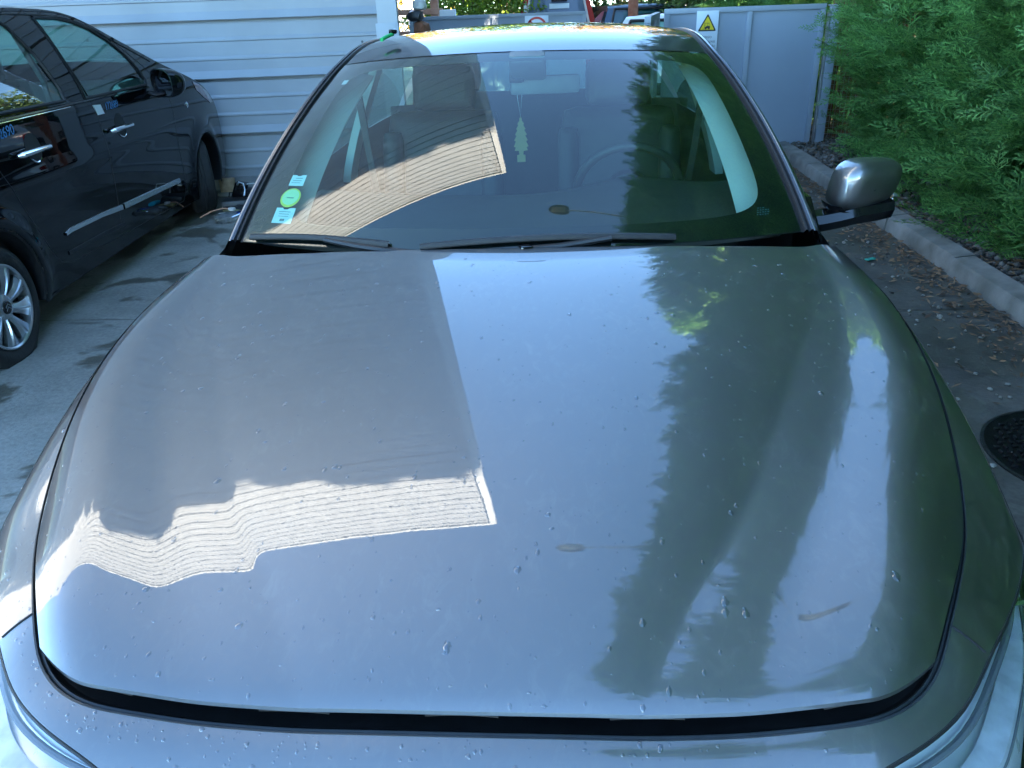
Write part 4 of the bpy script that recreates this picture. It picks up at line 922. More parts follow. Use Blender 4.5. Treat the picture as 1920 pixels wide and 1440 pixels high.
def b_side(s, z, side=1):
    hw = f_hw(z)*b_tap(s)
    # pressed feature line along the doors and flared arches
    for c_ in (.13, 3.44): hw = hw+.022*np.exp(-((np.hypot(s-c_, z-.29)-.40)/.07)**2)
    hw = hw+.006*np.exp(-((z-.80)/.05)**2)*np.exp(-((s-1.4)/1.3)**4)
    return HWC+side*hw
def in_poly(poly, S, Z):
    ins = np.zeros(S.shape, bool); n = len(poly); j = n-1
    for i in range(n):
        xi, yi = poly[i]; xj, yj = poly[j]
        cnd = ((yi > Z) != (yj > Z)) & (S < (xj-xi)*(Z-yi)/((yj-yi) if abs(yj-yi) > 1e-9 else 1e-9)+xi); ins ^= cnd; j = i
    return ins
FWIN = [(1.50, 1.585), (1.745, 1.578), (1.92, 1.555), (2.08, 1.510), (2.24, 1.435), (2.36, 1.35), (2.45, 1.25), (2.50, 1.16), (2.48, 1.125), (1.52, 1.128)]
RWIN = [(.45, 1.585), (1.02, 1.590), (1.10, 1.575), (1.15, 1.54), (1.23, 1.40), (1.28, 1.20), (1.27, 1.140), (.38, 1.15)]
QWIN = [(-.55, 1.50), (-.35, 1.57), (.30, 1.585), (.26, 1.17), (-.55, 1.22)]
FDOOR = [(1.46, 1.62), (1.60, 1.02), (1.585, .60), (1.545, .265), (2.75, .225), (2.83, .35), (2.80, .70), (2.86, .95), (2.75, 1.13), (2.5, 1.30), (2.3, 1.44), (2.06, 1.56), (1.8, 1.61)]
RDOOR = [(.34, 1.615), (.30, 1.10), (.42, .86), (.53, .64), (.66, .42), (.74, .325), (.84, .292), (1.545, .265), (1.585, .60), (1.60, 1.02), (1.46, 1.62)]
ns_, nz_ = 420, 128
S = np.linspace(-.80, 4.2, ns_); 
SS = np.repeat(S[:, None], nz_, 1); ZZ = np.zeros((ns_, nz_)); ze = f_ze(S)
for i in range(ns_): ZZ[i] = .17+(ze[i]-.17)*np.linspace(0, 1, nz_)
SC_, ZC_ = (SS[:-1, :-1]+SS[1:, 1:])/2, (ZZ[:-1, :-1]+ZZ[1:, 1:])/2
FI = (np.arange(ns_-1)[:, None]*nz_+np.arange(nz_-1)[None]); FQ = np.stack([FI, FI+nz_, FI+nz_+1, FI+1], -1)
arch = (np.hypot(SC_-.13, ZC_-.29) < .372) | (np.hypot(SC_-3.44, ZC_-.29) < .372)
arch |= ((np.abs(SC_-.13) < .36) | (np.abs(SC_-3.44) < .36)) & (ZC_ < .25)
glass = {k: in_poly(p, SC_, ZC_) for k, p in (("f", FWIN), ("r", RWIN), ("q", QWIN))}; anyg = glass["f"] | glass["r"] | glass["q"]
dF, dR = in_poly(FDOOR, SC_, ZC_), in_poly(RDOOR, SC_, ZC_)
def piece(name, P, mask, mat, par, flip, normals=None, smooth=True):
    F = FQ[mask].reshape(-1, 4); u, inv = np.unique(F, return_inverse=True); F2 = inv.reshape(-1, 4)
    if flip: F2 = F2[:, ::-1]
    V = P.reshape(-1, 3)[u]; me = fast_mesh(name, V, F2); o_ = link_mesh(name, me, mat, par)
    if normals is not None: me.normals_split_custom_set_from_vertices(normals.reshape(-1, 3)[u].tolist())
    return o_
RUBB = RUBBER
for sd in (1, -1):
    P = np.stack([b_side(SS, ZZ, sd), SS, ZZ], -1)
    a1 = np.gradient(P, axis=0); a2 = np.gradient(P, axis=1); Nv = np.cross(a1, a2); Nv /= np.maximum(np.linalg.norm(Nv, axis=-1, keepdims=True), 1e-9); Nv *= np.sign(Nv[..., :1])*sd
    fl = sd < 0
    bod = piece("body_side", P, ~arch & ~anyg & ~dF & ~dR, BLACKPAINT, BCAR, fl, Nv)
    fd = piece("door", P, dF & ~anyg & ~arch, BLACKPAINT, BCAR, fl, Nv); rd = piece("door", P, dR & ~dF & ~anyg & ~arch, BLACKPAINT, BCAR, fl, Nv)
    Pg = P.copy(); Pg[..., 0] -= sd*.004
    for k, own in (("f", fd), ("r", rd), ("q", bod)): piece("window", Pg, glass[k], SIDEGLASS, own, fl, Nv)
    def on(s, z, off=0.0): return (float(b_side(np.array(s), np.array(z), sd))+sd*off, s, z)
    def dense(poly, closed=True, st=.04):
        out = []; n = len(poly)
        for i in range(n if closed else n-1):
            a = np.array(poly[i]); b_ = np.array(poly[(i+1) % n]); k = max(1, int(np.linalg.norm(b_-a)/st))
            out += [tuple(a+(b_-a)*q/k) for q in range(k)]
        return out+([tuple(poly[0])] if closed else [tuple(poly[-1])])
    for poly, own in ((FWIN, fd), (RWIN, rd), (QWIN, bod)): MB().tube([on(s, z, .000) for s, z in dense(poly)], .011, 6, False).put("window_seal", RUBB, own)
    for poly, own in ((FDOOR, fd), (RDOOR, rd)): MB().tube([on(s, z, -.0025) for s, z in dense(poly)], .0045, 6, False).put("door_seam", RUBB, own)
    MB().tube([on(s, 1.118-.002*s, .004) for s in np.linspace(.30, 2.52, 40)], .009, 6).put("belt_moulding", GLOSSBLK, bod)
    MB().tube([on(s, 1.106-.002*s, .004) for s in np.linspace(.30, 1.30, 20)], .003, 6).put("chrome_line", CHROME, rd)
    MB().tube([on(s, float(f_ze(s))-.035, .000) for s in np.linspace(-.3, 2.75, 50)], .005, 6).put("roof_gutter", RUBB, bod)
    def handle(s0, s1, z, own):
        h_ = MB().tube([on(s0, z-.004, .012), on(s0+.01, z, .030), on((s0+s1)/2, z+.003, .036), on(s1-.01, z, .030), on(s1, z, .012)], [.010, .016, .015, .015, .012], 10).put("door_handle", CHROME, own)
        r_ = MB(); c_ = ((s0+s1)/2+.03, z+.01)
        r_.add([on(*c_, .0012)]+[on(c_[0]+.075*cos(a), c_[1]+.075*sin(a)*1.05, .0010) for a in np.linspace(0, 2*pi, 28)], [(0, 1+i, 2+i) for i in range(27)]); r_.put("handle_recess", RUBB, own)
        MB().tube([on(c_[0]+.072*cos(a), c_[1]+.072*sin(a), .003) for a in np.linspace(-2.4, -.9, 12)], .004, 6).put("recess_glint", CHROME, own)  # chrome arc drawn in as the glint below the handle
    handle(1.69, 1.99, .912, fd); handle(.585, .885, .940, rd)
    def mould(pts, name, own, mat, t_=.010):
        m_ = MB(); m_.grid([[on(s, z-h_, .001), on(s, z-h_*.8, t_), on(s, z+h_*.8, t_), on(s, z+h_, .001)] for s, z, h_ in pts], sd < 0); m_.put(name, mat, own)
    mould([(.84, .458, .010), (.90, .466, .014), (1.3, .455, .014), (1.61, .436, .018)], "chrome_strip", rd, M("brushed_trim", (.62, .65, .68), .25, metal=.7))
    mould([(1.64, .434, .020), (2.2, .416, .020), (2.69, .398, .018)], "chrome_strip", fd, M("brushed_trim", (.62, .65, .68), .25, metal=.7))
    mould([(.83, .35, .012), (1.3, .34, .014), (1.6, .325, .014)], "side_moulding", rd, PLAST, .006)
    for c_ in (.13, 3.44):
        m_ = MB(); A = np.linspace(-.30, pi+.30, 40)
        m_.grid([[on(c_+.372*cos(a), max(.19, .29+.372*sin(a)), .002), on(c_+.362*cos(a), max(.19, .29+.362*sin(a)), -.004), (on(c_, .3)[0]-sd*.30, c_+.36*cos(a), max(.19, .29+.36*sin(a)))] for a in A])
        m_.grid([[(on(c_, .3)[0]-sd*.30, c_+.38*cos(a)*q, .29+.38*sin(a)*q) for q in (0, 1)] for a in np.linspace(0, 2*pi, 30)])
        m_.put("arch_liner", RUBB, bod)
    # sill and underside
    MB().grid([[on(s, .185, 0), on(s, .165, -.03), (HWC+sd*.5, s, .20)] for s in np.linspace(.55, 3.02, 20)]).put("sill", PLAST, bod)
    MB().lathe([(0, .024), (.004, .024), (.008, .019), (.007, .012), (.011, .009), (.012, .001)], on(3.17, .915, -.001), (sd, 0, 0), 24).put("side_repeater", CHROME, bod)
    hl = MB(); poly = [(3.46, 1.075), (3.62, 1.035), (3.84, .955), (3.98, .86), (3.86, .86), (3.66, .93), (3.50, 1.00)]
    c_ = np.mean(poly, 0); pts = [on(s, z, .004) for s, z in dense(poly, True, .03)[:-1]]
    hl.add([on(*c_, .016)]+pts, [(0, 1+i, 1+(i+1) % len(pts)) for i in range(len(pts))]); hl.put("headlight", M("pinkish_lamp_lens", (.42, .26, .28), .08, coat=1.0, var=.2, vscale=20), BCAR)
    # door mirror
    m_ = MB(); mc = np.array([on(2.52, 1.13)[0]+sd*.125, 2.46, 1.135]); G = []
    for q in np.linspace(0, 1, 12):
        r = sqrt(max(0, 1-q**2.4)); G.append([(mc[0]+sd*.125*r*np.sign(cos(a))*abs(cos(a))**.7+sd*.01*q, mc[1]+.17*q-.05*(cos(a)+1)*.5*0, mc[2]+.098*r*np.sign(sin(a))*abs(sin(a))**.75-.012*cos(a)*r) for a in np.linspace(0, 2*pi, 32)])
    th = -sd*.62; G = [[(mc[0]+(p[0]-mc[0])*cos(th)-(p[1]-mc[1])*sin(th), mc[1]+(p[0]-mc[0])*sin(th)+(p[1]-mc[1])*cos(th), p[2]) for p in row] for row in G]
    m_.grid(G, sd > 0); mm = m_.put("door_mirror", BLACKPAINT, BCAR, sharp=None)
    rim = np.array(G[0]); cen_ = rim.mean(0); g2 = rim*.90+cen_*.1+np.array([0, .018, 0])
    MB().grid(np.stack([rim, rim*.9+cen_*.1+np.array([0, .0, 0]), g2], 0), sd < 0).put("mirror_rim", PLAST, mm)
    MB().add([tuple(g2.mean(0))]+[tuple(p) for p in g2], [(0, 1+i, 2+i) for i in range(31)]).put("mirror_glass", M("dark_mirror", (.35, .36, .38), .03, metal=1.0), mm, smooth=False)
    MB().grid([[(x_, y_+b_, z_+c_) for b_, c_ in ((-.05, 0), (-.02, .02), (.05, .012), (.07, -.01), (0, -.02), (-.05, 0))] for x_, y_, z_ in ((on(2.5, 1.07)[0]-sd*.01, 2.52, 1.07), (mc[0]-sd*.06, 2.52, 1.05), (mc[0], 2.52, 1.06))]).put("mirror_arm", PLAST, mm)
# roof, windscreen and bonnet as one skin from side to side
nx_ = 41; xs_ = np.linspace(-1, 1, nx_); sb = S[::3]; TP = np.zeros((len(sb), nx_, 3))
for i, s in enumerate(sb):
    z_e = float(f_ze(s)); hw = float(f_hw(z_e))*float(b_tap(s)); cr = .055*np.clip((4.25-s)/1.0, .2, 1)
    TP[i, :, 0] = HWC+xs_*hw; TP[i, :, 1] = s+.13*np.clip((s-2.0)/.4, 0, 1)*np.clip((4.3-s)/1.0, 0, 1)*(1-xs_**2)*.0; TP[i, :, 2] = z_e+cr*(1-np.abs(xs_)**2.2)
i0 = int(np.argmin(np.abs(sb-2.08))); i1 = int(np.argmin(np.abs(sb-2.98)))
MB().grid(TP[:i0+1], True).put("roof", BLACKPAINT, BCAR, sharp=None); MB().grid(TP[i1:], True).put("bonnet", BLACKPAINT, BCAR, sharp=None)
MB().grid(TP[i0:i1+1, 3:-3], True).put("windscreen", SIDEGLASS, BCAR, sharp=None)
MB().grid(TP[i0:i1+1, :4], True).put("a_pillar", BLACKPAINT, BCAR, sharp=None); MB().grid(TP[i0:i1+1, -4:], True).put("a_pillar", BLACKPAINT, BCAR, sharp=None)
e0 = np.stack([b_side(np.full(30, 4.2), np.linspace(.17, .52, 30), 1), b_side(np.full(30, 4.2), np.linspace(.17, .52, 30), -1)], 1)
MB().grid([[(e0[k, 0]+(e0[k, 1]-e0[k, 0])*q, 4.2+.05*sin(pi*q), .17+.35*k/29) for q in np.linspace(0, 1, 20)] for k in range(30)]).put("front_bumper", BLACKPAINT, BCAR)
zt = np.linspace(.17, float(f_ze(-.80)), 24); tw = [(float(b_side(np.array(-.80), np.array(z), 1)), float(b_side(np.array(-.80), np.array(z), -1)), z) for z in zt]
MB().grid([[(x0+(x1-x0)*q, -.80-.07*sin(pi*q)**.6*(1-.5*(z-.17)), z+(.010+.045*(1-abs(2*q-1)**2.2))*(z > zt[-2])) for q in np.linspace(0, 1, 30)] for x0, x1, z in tw]).put("tailgate", BLACKPAINT, BCAR)
# interior
def bseat(x_, y_, w_):
    t = bpy.data.objects.new("seat", None); COL.objects.link(t); t.parent = BCAR
    MB().box((x_, y_, .62), (w_, .5, .16), None, .06).put("cushion", SEAT, t, sharp=60); MB().box((x_, y_-.28, .95), (w_*.95, .15, .62), Matrix.Rotation(.22, 3, 'X'), .06).put("backrest", SEAT, t, sharp=60)
    MB().box((x_, y_-.37, 1.33), (.26, .10, .17), Matrix.Rotation(.15, 3, 'X'), .045).put("headrest", SEAT, t, sharp=60)
for x_ in (HWC+.37, HWC-.37): bseat(x_, 1.72, .5); bseat(x_, .72, .5)
MB().tube([(HWC-.37+.18*cos(a), 2.12-.07*sin(a), 1.03+.17*sin(a)) for a in np.linspace(0, 2*pi, 40)], .015, 8, False).put("steering_wheel", SEAT, BCAR)
MB().grid([[(HWC+.74*q, 2.25+.75*w_, 1.02+.12*w_-.25*(1-w_)**6) for q in np.linspace(-1, 1, 12)] for w_ in np.linspace(0, 1, 8)]).put("dashboard", DASH, BCAR)
MB().grid([[(HWC+.78*q, s, .30) for q in (-1, 0, 1)] for s in np.linspace(-.7, 3.0, 4)]).put("floor", DASH, BCAR)
for sd in (1, -1): MB().grid([[(HWC+sd*(.80-.02*w_), s, 1.09-.75*w_) for w_ in (0, .5, 1)] for s in np.linspace(-.6, 2.9, 8)]).put("door_card", SEAT, BCAR)
hp = TP[2:i0-1:3, 2:-2].copy(); hp[..., 2] -= .04; MB().grid(hp).put("headliner", HEADL, BCAR)
for sd in (1, -1): MB().tube([(HWC+sd*.66, 1.30, 1.50), (HWC+sd*.72, 1.36, 1.25), (HWC+sd*.70, 1.42, .9)], .018, 4).put("seat_belt", GREYPL, BCAR)
# wheels (the rear tyre is flat)
wheel(BCAR, (.012, .13, .275), 1, .315, .217, .20, flat=.040, logo=True); wheel(BCAR, (.0, 3.44, .305), 1, .315, .217, .20, steer=radians(24), logo=True)
wheel(BCAR, (2*HWC-.0, .13, .30), -1, .315, .217, .20); wheel(BCAR, (2*HWC+.0, 3.44, .305), -1, .315, .217, .20, steer=radians(24))
# sticker and crayon numbers on the doors
def onr(s, z, off): return Vector((float(b_side(np.array(s), np.array(z), 1))+off, s, z))
st_ = [onr(1.575, 1.083, .0015), onr(1.685, 1.075, .0015), onr(1.70, 1.018, .0015), onr(1.60, 1.020, .0015)]
ob("paper_sticker", st_, [(0, 3, 2, 1)], WHITE, BCAR, smooth=False)
CRAY = M("blue_crayon", (.06, .22, .46), .8, var=.35, vscale=90)
text_mesh("chalk_number", "172689", .066, CRAY, BCAR, tuple(onr(1.725, 1.035, .005)), (0, 1, .0), (-.12, 0, 1), .2, .0004, 'LEFT')
text_mesh("chalk_number", "172690", .072, CRAY, BCAR, tuple(onr(.425, 1.030, .006)), (0, 1, .06), (-.12, 0, 1), .15, .0004, 'LEFT')
# ------------------------------------------------------------------ scrap by the black car's front wheel
def lump(c, d, seed, n=2, rough=.18, rot=0):
    r = np.random.default_rng(seed); bm = bmesh.new(); bmesh.ops.create_icosphere(bm, subdivisions=n, radius=1); V = []
    for v in bm.verts:
        p = np.sign(v.co)*np.abs(np.array(v.co))**.6; p = p*(1+r.uniform(-rough, rough)); q = Matrix.Rotation(rot, 3, 'Z') @ Vector(p*np.array(d)); V.append(Vector(c)+q)
    F = [[v.index for v in f.verts] for f in bm.faces]; bm.free(); return V, F
sc_ = thing("scrap_unit", "black plastic engine part with silver bracket and a turquoise cap in the scrap heap", "car part", (-2.70, 6.10, 0)); sc_.scale = (.95, .95, .62)
b = MB(); b.box((-.02, .10, .09), (.26, .20, .18), Matrix.Rotation(.3, 3, 'Z'), .03); b.box((.08, .22, .22), (.20, .14, .12), Matrix.Rotation(-.4, 3, 'Z'), .025); b.put("housing", PLAST, sc_)
MB().box((-.01, .20, .27), (.11, .09, .22), Matrix.Rotation(.3, 3, 'Y'), .015).put("module", GLOSSBLK, sc_)
MB().tube([(0, .14, .36), (.02, .13, .40), (.06, .13, .38), (.07, .12, .30), (.06, .10, .22)], [.012, .010, .007, .006, .010], 8).put("bracket", STEEL, sc_)
MB().tube([(.08, .16, .36), (.14, .16, .37), (.20, .17, .35), (.22, .18, .28), (.21, .16, .20)], .006, 6).put("white_hose", M("off_white_plastic", (.6, .62, .6), .5), sc_)
MB().lathe([(0, .052), (.07, .050), (.078, .042), (.08, .001)], (.17, .06, .07), (.25, -.95, .15), 24).put("turquoise_cap", M("turquoise_plastic", (.02, .50, .60), .35, var=.1), sc_)
MB().lathe([(0, .048), (.08, .046), (.085, .040), (.07, .034), (.07, .001)], (.04, .02, .075), (.1, -.98, .15), 20).put("pipe_socket", RUBBER, sc_)
for i, (x_, y_) in enumerate(((-.12, .18), (-.06, .26))): MB().tube([(x_, y_, .18), (x_+.01, y_, .24), (x_+.05, y_-.01, .245)], .006, 6).put("metal_clip", CHROME, sc_)
wb = thing("wood_block", "square pale wooden block leaning on the foot of the metal building", "block", (-3.06, 6.86, .0))
MB().box((0, 0, .10), (.13, .09, .12), Matrix.Rotation(.12, 3, 'Z'), .004).put("block", M("weathered_wood", (.36, .22, .12), .8, col2=(.52, .36, .22), vscale=22), wb)
MB().box((.0, .03, .02), (.20, .14, .04), Matrix.Rotation(.12, 3, 'Z'), .005).put("base_slab", M("grey_slab", (.2, .2, .19), .9, var=.2), wb)
bl = thing("broken_lamp", "broken car lamp with a blue reflector lying nearest the grey car", "lamp", (-2.60, 5.83, 0))
MB().add(*lump((0, 0, .035), (.17, .085, .045), 3, 3, .10, .25)).put("lamp_body", M("scratched_grey_plastic", (.10, .105, .11), .4, var=.5, vscale=25), bl)
MB().tube([(.0, -.09, .05), (.08, -.06, .075), (.14, .0, .07), (.15, .06, .05)], .010, 6).put("lamp_rim", CHROME, bl)
MB().add(*lump((.07, .0, .062), (.07, .05, .022), 5, 2, .05, .25)).put("blue_reflector", M("blue_reflector", (.04, .10, .32), .15, metal=.5), bl)
MB().add(*lump((-.08, -.03, .06), (.06, .035, .02), 8, 2, .1, .2)).put("pale_shell", M("pale_shell", (.5, .5, .48), .3, var=.3, vscale=30), bl)
cwi = thing("copper_wire", "orange wire with a white plug poking out in front of the tyre", "wire", (-2.92, 5.95, 0))
MB().tube([(-.02, -.05, .02), (.06, .02, .055), (.14, .06, .07), (.20, .06, .065)], .006, 6).put("wire", M("orange_wire", (.62, .30, .18), .5), cwi); MB().box((.225, .055, .06), (.055, .04, .035), Matrix.Rotation(-.4, 3, 'Z'), .008).put("plug", M("white_plug", (.75, .70, .68), .5), cwi)
yb_ = MB().add(*lump((-2.70, 6.02, .03), (.09, .04, .025), 12, 2, .2, .2)).put("plastic_shard", M("yellowish_plastic", (.34, .28, .12), .5, var=.3, vscale=30))
setp(yb_, "yellowish plastic shard between the broken lamp and the black engine part", "shard")

# ------------------------------------------------------------------ street lamp standing in the hedge
lampx, lampy = 3.80, 4.25
LMP = thing("street_lamp", "steel street lamp standing in the hedge with a short arm over the grey car", "street lamp", (lampx, lampy, 0)); LMP.scale = (1, 1, 1.28)
MB().tube([(0, 0, 0), (0, 0, 3), (0, 0, 8.9), (-.10, 0, 9.25), (-.40, -.02, 9.40), (-2.75, -.04, 9.50)], [.075, .065, .045, .035, .028, .026], 14).put("pole", STEEL, LMP)
hd = MB(); G = []
for q in np.linspace(0, 1, 14):
    r = sin(pi*min(1, .12+q*.88))**.45 if q < .97 else .15; G.append([(-2.69-.66*q, -.04+.17*r*cos(a), 9.51+(.060 if sin(a) > 0 else .03)*r*sin(a)) for a in np.linspace(0, 2*pi, 24)])
hd.grid(G); hd.put("lamp_head", M("grey_lamp_casting", (.30, .31, .31), .4, metal=.3), LMP)
MB().grid([[(-2.81-.44*q, -.04+.085*w_, 9.486-.11*sin(pi*min(1, max(0, q)))**.5*(1-w_*w_)**.5) for w_ in np.linspace(-1, 1, 13)] for q in np.linspace(0, 1, 13)]).put("lamp_glass", leaf_mat("milky_lamp_glass", (.80, .74, .58), (.80, .74, .58), .3, .6), LMP)

# ------------------------------------------------------------------ beyond the gates
def broadleaf(seed, R, H, n, ls, zb=.3):
    rng = np.random.default_rng(seed); nc = 46; d = rng.normal(0, 1, (nc, 3)); d /= np.linalg.norm(d, axis=1, keepdims=True)
    cc = d*np.array([R, R, H/2])*rng.uniform(.35, .92, (nc, 1))+np.array([0, 0, zb+H/2]); cr = rng.uniform(.18, .36, nc)*R
    k = rng.integers(0, nc, n); dd = rng.normal(0, 1, (n, 3)); dd /= np.linalg.norm(dd, axis=1, keepdims=True); P = cc[k]+dd*(cr[k]*rng.uniform(.55, 1.05, n))[:, None]
    dirs = dd+rng.normal(0, .6, (n, 3)); X_, Y_, Z_ = frame(dirs, rng.uniform(0, 6.28, n)); s = rng.uniform(.6, 1.3, n)*ls
    q = np.array([[0, 0, 0], [.5, .32, .05], [1, 0, -.08], [.5, -.32, .05]])
    V = P[:, None]+s[:, None, None]*(q[None, :, 0:1]*X_[:, None]+q[None, :, 1:2]*Y_[:, None]+q[None, :, 2:3]*Z_[:, None])
    return fast_mesh("crown", V.reshape(-1, 3), np.arange(n*4).reshape(-1, 4))
YG = leaf_mat("yellow_green_leaves", (.09, .16, .015), (.22, .32, .035), .5, .3); DG = leaf_mat("mid_green_leaves", (.035, .075, .018), (.10, .17, .04), .5, .3); AUT = leaf_mat("autumn_leaves", (.16, .10, .03), (.40, .26, .07), .5, .3)
stm = MB(); stm.tube([(0, 0, -.02), (0, 0, .5), (.05, .03, 1.3)], [.09, .07, .04], 8)
for i in range(7): a = i*2.2; stm.tube([(0, 0, .3+i*.12), (.3*cos(a), .3*sin(a), .8+i*.15), (.5*cos(a), .5*sin(a), 1.4+i*.12)], [.04, .025, .01], 6)
stmm = bpy.data.meshes.new("stem"); stmm.from_pydata(stm.v, [], stm.f); stmm.materials.append(BARK); stmm.shade_smooth()
SH = [broadleaf(21, 1.2, 2.6, 9000, .075), broadleaf(22, 1.5, 3.0, 9000, .085)]
def plant(mesh, mat, nm, x, y_, sx, sz, rot, label, cat, group=None):
    t = thing(nm, label, cat, (x, y_, 0), rot, group); t.scale = (sx, sx, sz); me = mesh.copy(); me.materials.append(mat)
    for n_, m_ in (("crown", me), ("stem", stmm)):
        o_ = bpy.data.objects.new(n_, m_); COL.objects.link(o_); o_.parent = t
plant(SH[0], YG, "leafy_shrub", -1.75, 15.6, 1.0, .86, .3, "sunlit yellow green shrub behind the far gate, left of the red van", "shrub", "shrubs behind the far gate")
plant(SH[1], YG, "leafy_shrub", -.95, 16.6, .9, .86, 1.3, "sunlit green shrub touching the left side of the red van", "shrub", "shrubs behind the far gate")
plant(SH[1], DG, "leafy_shrub", 1.35, 17.6, 1.15, 1.0, 2.2, "dark green shrub just right of the red van", "shrub", "shrubs behind the far gate")
plant(SH[0], DG, "leafy_shrub", 2.9, 15.2, 1.3, .95, .9, "mid green shrub behind the rust coloured post", "shrub", "shrubs behind the far gate")
plant(SH[1], DG, "leafy_shrub", 3.6, 12.6, 1.2, .86, 3.9, "green bush showing over the top of the forklift sign gate", "shrub", "bushes over the near gate")
plant(SH[0], DG, "leafy_shrub", 5.6, 12.9, 1.3, .95, 5.0, "green bush over the hedge end of the near gate", "shrub", "bushes over the near gate")
for i, (x_, y_, sx, sz, m_) in enumerate(((-9.0, 27, 2.4, 2.0, AUT), (-5.2, 26, 2.3, 2.2, AUT), (-1.4, 27.5, 2.4, 2.3, YG), (2.6, 26, 2.2, 2.1, AUT), (6.6, 27, 2.5, 2.4, DG), (11, 26, 2.5, 2.2, DG))):
    plant(SH[i % 2], m_, "leafy_tree", x_, y_, sx, sz, i*1.1, "sunlit autumn tree standing far behind the yard, seen over the gates" if m_ is AUT else "green tree standing far behind the yard, seen over the gates", "tree", "trees far behind the yard")
VANRED = paint_mat("faded_red_paint", (.42, .035, .03), metal=0, rough=.35); CARWHITE = paint_mat("white_car_paint", (.72, .73, .74), metal=0, rough=.3); DBLUE = paint_mat("dark_blue_paint", (.03, .06, .10), metal=.3)
def rear_of(name, label, c, rot, wd, ln, hb, ht, paint, inset_=.10, light=True):
    """a boxy vehicle seen from behind, tail towards -y"""
    t = thing(name, label, "car" if "van" not in name else "van", c, rot)
    hw = wd/2; prof = [(0, .28), (-.03, .5), (0, hb), (inset_*1.6, ht-.06), (inset_*1.6+.12, ht), (ln*.62, ht), (ln*.76, hb+.02), (ln-.06, hb-.15), (ln, .5), (ln-.05, .28)]
    def sec(f, z): return f*(hw if z <= hb+.03 else hw-inset_*(z-hb)/(ht-hb)*1.2)
    P = []
    for y_, z_ in prof: P.append([(sec(q, z_), y_+.05*q*q, z_-.02*q*q) for q in np.linspace(-1, 1, 13)])
    MB().grid(P).put("body", paint, t, sharp=35)
    for s in (1, -1): MB().grid([[(s*sec(1, z_), y_+.05, z_-.02), (s*sec(1, .3), y_+.05, .27)] for y_, z_ in prof]).put("side_panel", paint, t, sharp=35)
    wz0, wz1 = hb+.06, ht-.07
    def back(q, z): y_ = inset_*1.6*(z-hb)/(ht-.06-hb); return (sec(q, z), y_-.012+.05*q*q, z)
    w_ = MB().grid([[back(q, z) for z in np.linspace(wz0, wz1, 6)] for q in np.linspace(-.80, .80, 14)]).put("rear_window", SIDEGLASS if not light else M("blue_grey_glass", (.10, .13, .18), .05), t)
    fr = MB(); A = [back(q, wz0) for q in np.linspace(-.82, .82, 12)]+[back(.82, z) for z in np.linspace(wz0, wz1, 5)]+[back(q, wz1) for q in np.linspace(.82, -.82, 12)]+[back(-.82, z) for z in np.linspace(wz1, wz0, 5)]
    fr.tube(A, .022, 6, False); fr.put("window_frame", M("pale_window_rubber", (.55, .50, .46), .6) if light else RUBBER, w_)
    for s in (1, -1):
        MB().box((s*(hw-.06), .0, hb-.22), (.11, .06, .28), None, .015).put("tail_light", M("red_tail_lens", (.35, .01, .01), .12), t)
        for y_ in (.75, ln-.75): MB().lathe([(-.18, .20), (-.18, .30), (-.15, .315), (-.02, .315), (0, .30), (0, .20), (-.03, .18), (-.03, .001)], (s*(hw-.0), y_, .31), (s, 0, 0), 32).put("tyre", TYRE, t)
        MB().grid([[(s*(sec(1, z_)+.004), y_, z_) for z_ in np.linspace(hb+.06, ht-.10, 4)] for y_ in np.linspace(inset_*1.6+.30, ln*.60, 6)]).put("side_window", SIDEGLASS, t)
    MB().box((0, -.05, .42), (wd*.96, .12, .16), None, .03).put("bumper", PLAST, t); return t
rv = rear_of("red_van", "faded red van with a pale framed rear window behind the far gate", (.09, 15.8, 0), 0, 1.55, 3.8, 1.13, 1.82, VANRED, .16)
MB().box((.05, .10, 1.66), (.30, .03, .11), None, .01).put("brake_light", M("dark_brake_light", (.03, .02, .02), .2), rv); MB().box((.05, .12, 1.53), (.38, .012, .09), None, .004).put("window_label", WHITE, rv)
MB().box((-.60, .10, 1.52), (.06, .01, .15), None, .003).put("window_sticker", WHITE, rv)
rear_of("white_car", "white car with a dark rear window beside the open gate leaf", (1.62, 11.4, 0), -.25, 1.6, 3.7, .98, 1.38, CARWHITE, .14, False)
rear_of("dark_car", "dark blue car behind the white car, under the green shrub", (1.72, 14.6, 0), .1, 1.7, 4.0, 1.05, 1.52, DBLUE, .14, False)
ps = MB(); ps.tube([(0, 0, 0), (.01, 0, 1.0), (0, .01, 2.1)], [.09, .085, .075], 10); o_ = thing("rusty_post", "rust coloured wooden post behind the white car", "post", (1.30, 13.2, 0)); ps.put("post", M("rusty_wood", (.30, .08, .04), .85, col2=(.42, .17, .10), vscale=12, bump=.5, bscale=30), o_)
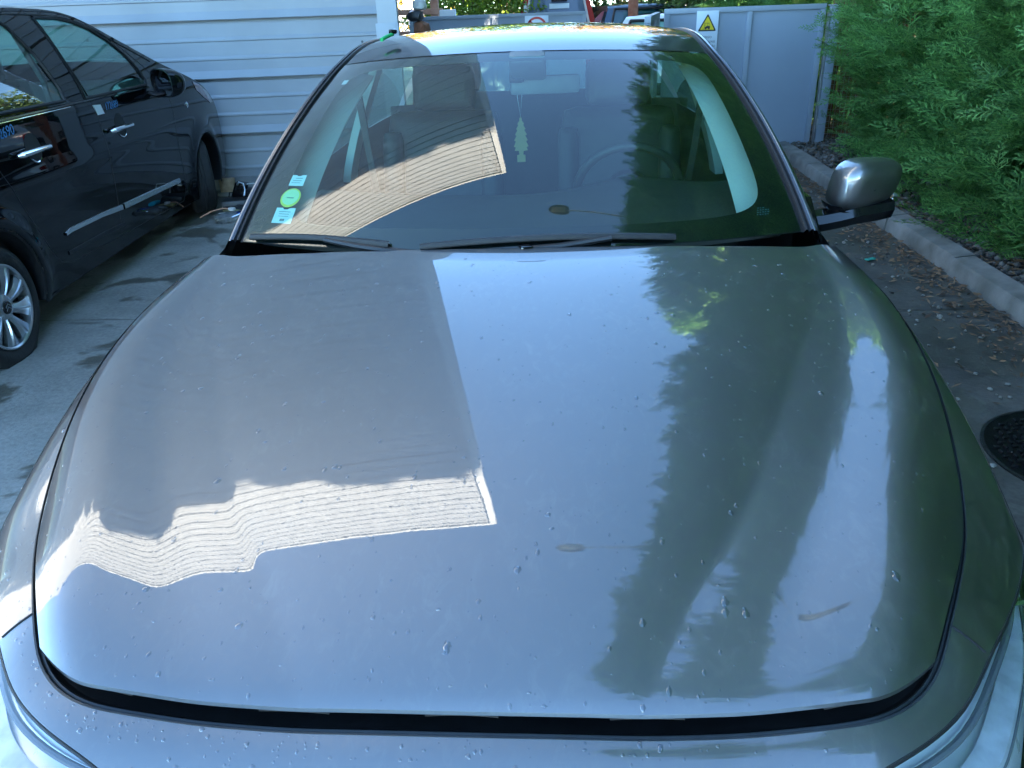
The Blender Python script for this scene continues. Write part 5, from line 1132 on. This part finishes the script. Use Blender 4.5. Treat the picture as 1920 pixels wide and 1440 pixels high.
TERR = M("terracotta_wood", (.46, .20, .12), .8, col2=(.60, .32, .22), vscale=8)
rf = thing("rail_fence", "low orange brown rail fence in the sun behind the far gate", "fence", (-4.4, 14.2, 0))
for x_ in (0, .8, 1.6, 2.4): MB().box((x_, 0, .86), (.13, .13, 1.72), None, .01).put("post", TERR, rf)
for z_ in (1.18, 1.52): MB().box((1.2, -.08, z_), (2.7, .035, .09), None, .006).put("rail", TERR, rf)
bx = thing("white_box", "small white box standing behind the far gate by the shrub", "box", (-1.72, 13.75, 0)); MB().box((0, 0, .77), (.26, .2, 1.54), None, .02).put("box", M("white_box_paint", (.75, .74, .72), .6, var=.05), bx)
# things stacked behind the corner of the metal building
stk = thing("scrap_stack", "stack of rusty and white scrap behind the corner of the metal building", "scrap", (-1.33, 8.15, 0))
for i, (x_, z_, w_, h_, c_) in enumerate(((0, .45, .22, .9, "rust"), (.03, 1.02, .18, .22, "dark"), (.02, 1.20, .14, .12, "white"), (.05, 1.36, .16, .18, "rust"), (.0, 1.50, .15, .10, "dark"), (.05, 1.60, .14, .1, "white"))):
    mt = {"rust": M("rust", (.22, .08, .04), .9, var=.4, vscale=20), "white": M("chalky_white", (.62, .60, .56), .7, var=.1), "dark": PLAST}[c_]
    MB().add(*lump((x_, 0, z_), (w_*.5, .10, h_*.5), 40+i, 2, .16)).put("scrap_piece", mt, stk)
# mesh fence and timber in the gap between the gate post and the hedge
fn = thing("mesh_fence", "wire mesh fence with brown boards between the gate post and the hedge", "fence", (3.02, 8.75, 0))
for k in range(7): MB().box((.10+k*.17, .10, .85), (.145, .02, 1.7), Matrix.Rotation(random.uniform(-.02, .02), 3, 'Y'), .003).put("board", M("reddish_board", (.16, .065, .03), .85, col2=(.28, .13, .06), vscale=10), fn)
wm = MB()
for k in range(26): wm.tube([(.02+k*.05, 0, .0), (.02+k*.05, 0, 1.5)], .0022, 4)
for k in range(22): wm.tube([(0, .003, .08+k*.065), (1.3, .003, .08+k*.065)], .0022, 4)
setp(wm.put("wire_mesh", STEEL, fn), kind='stuff')
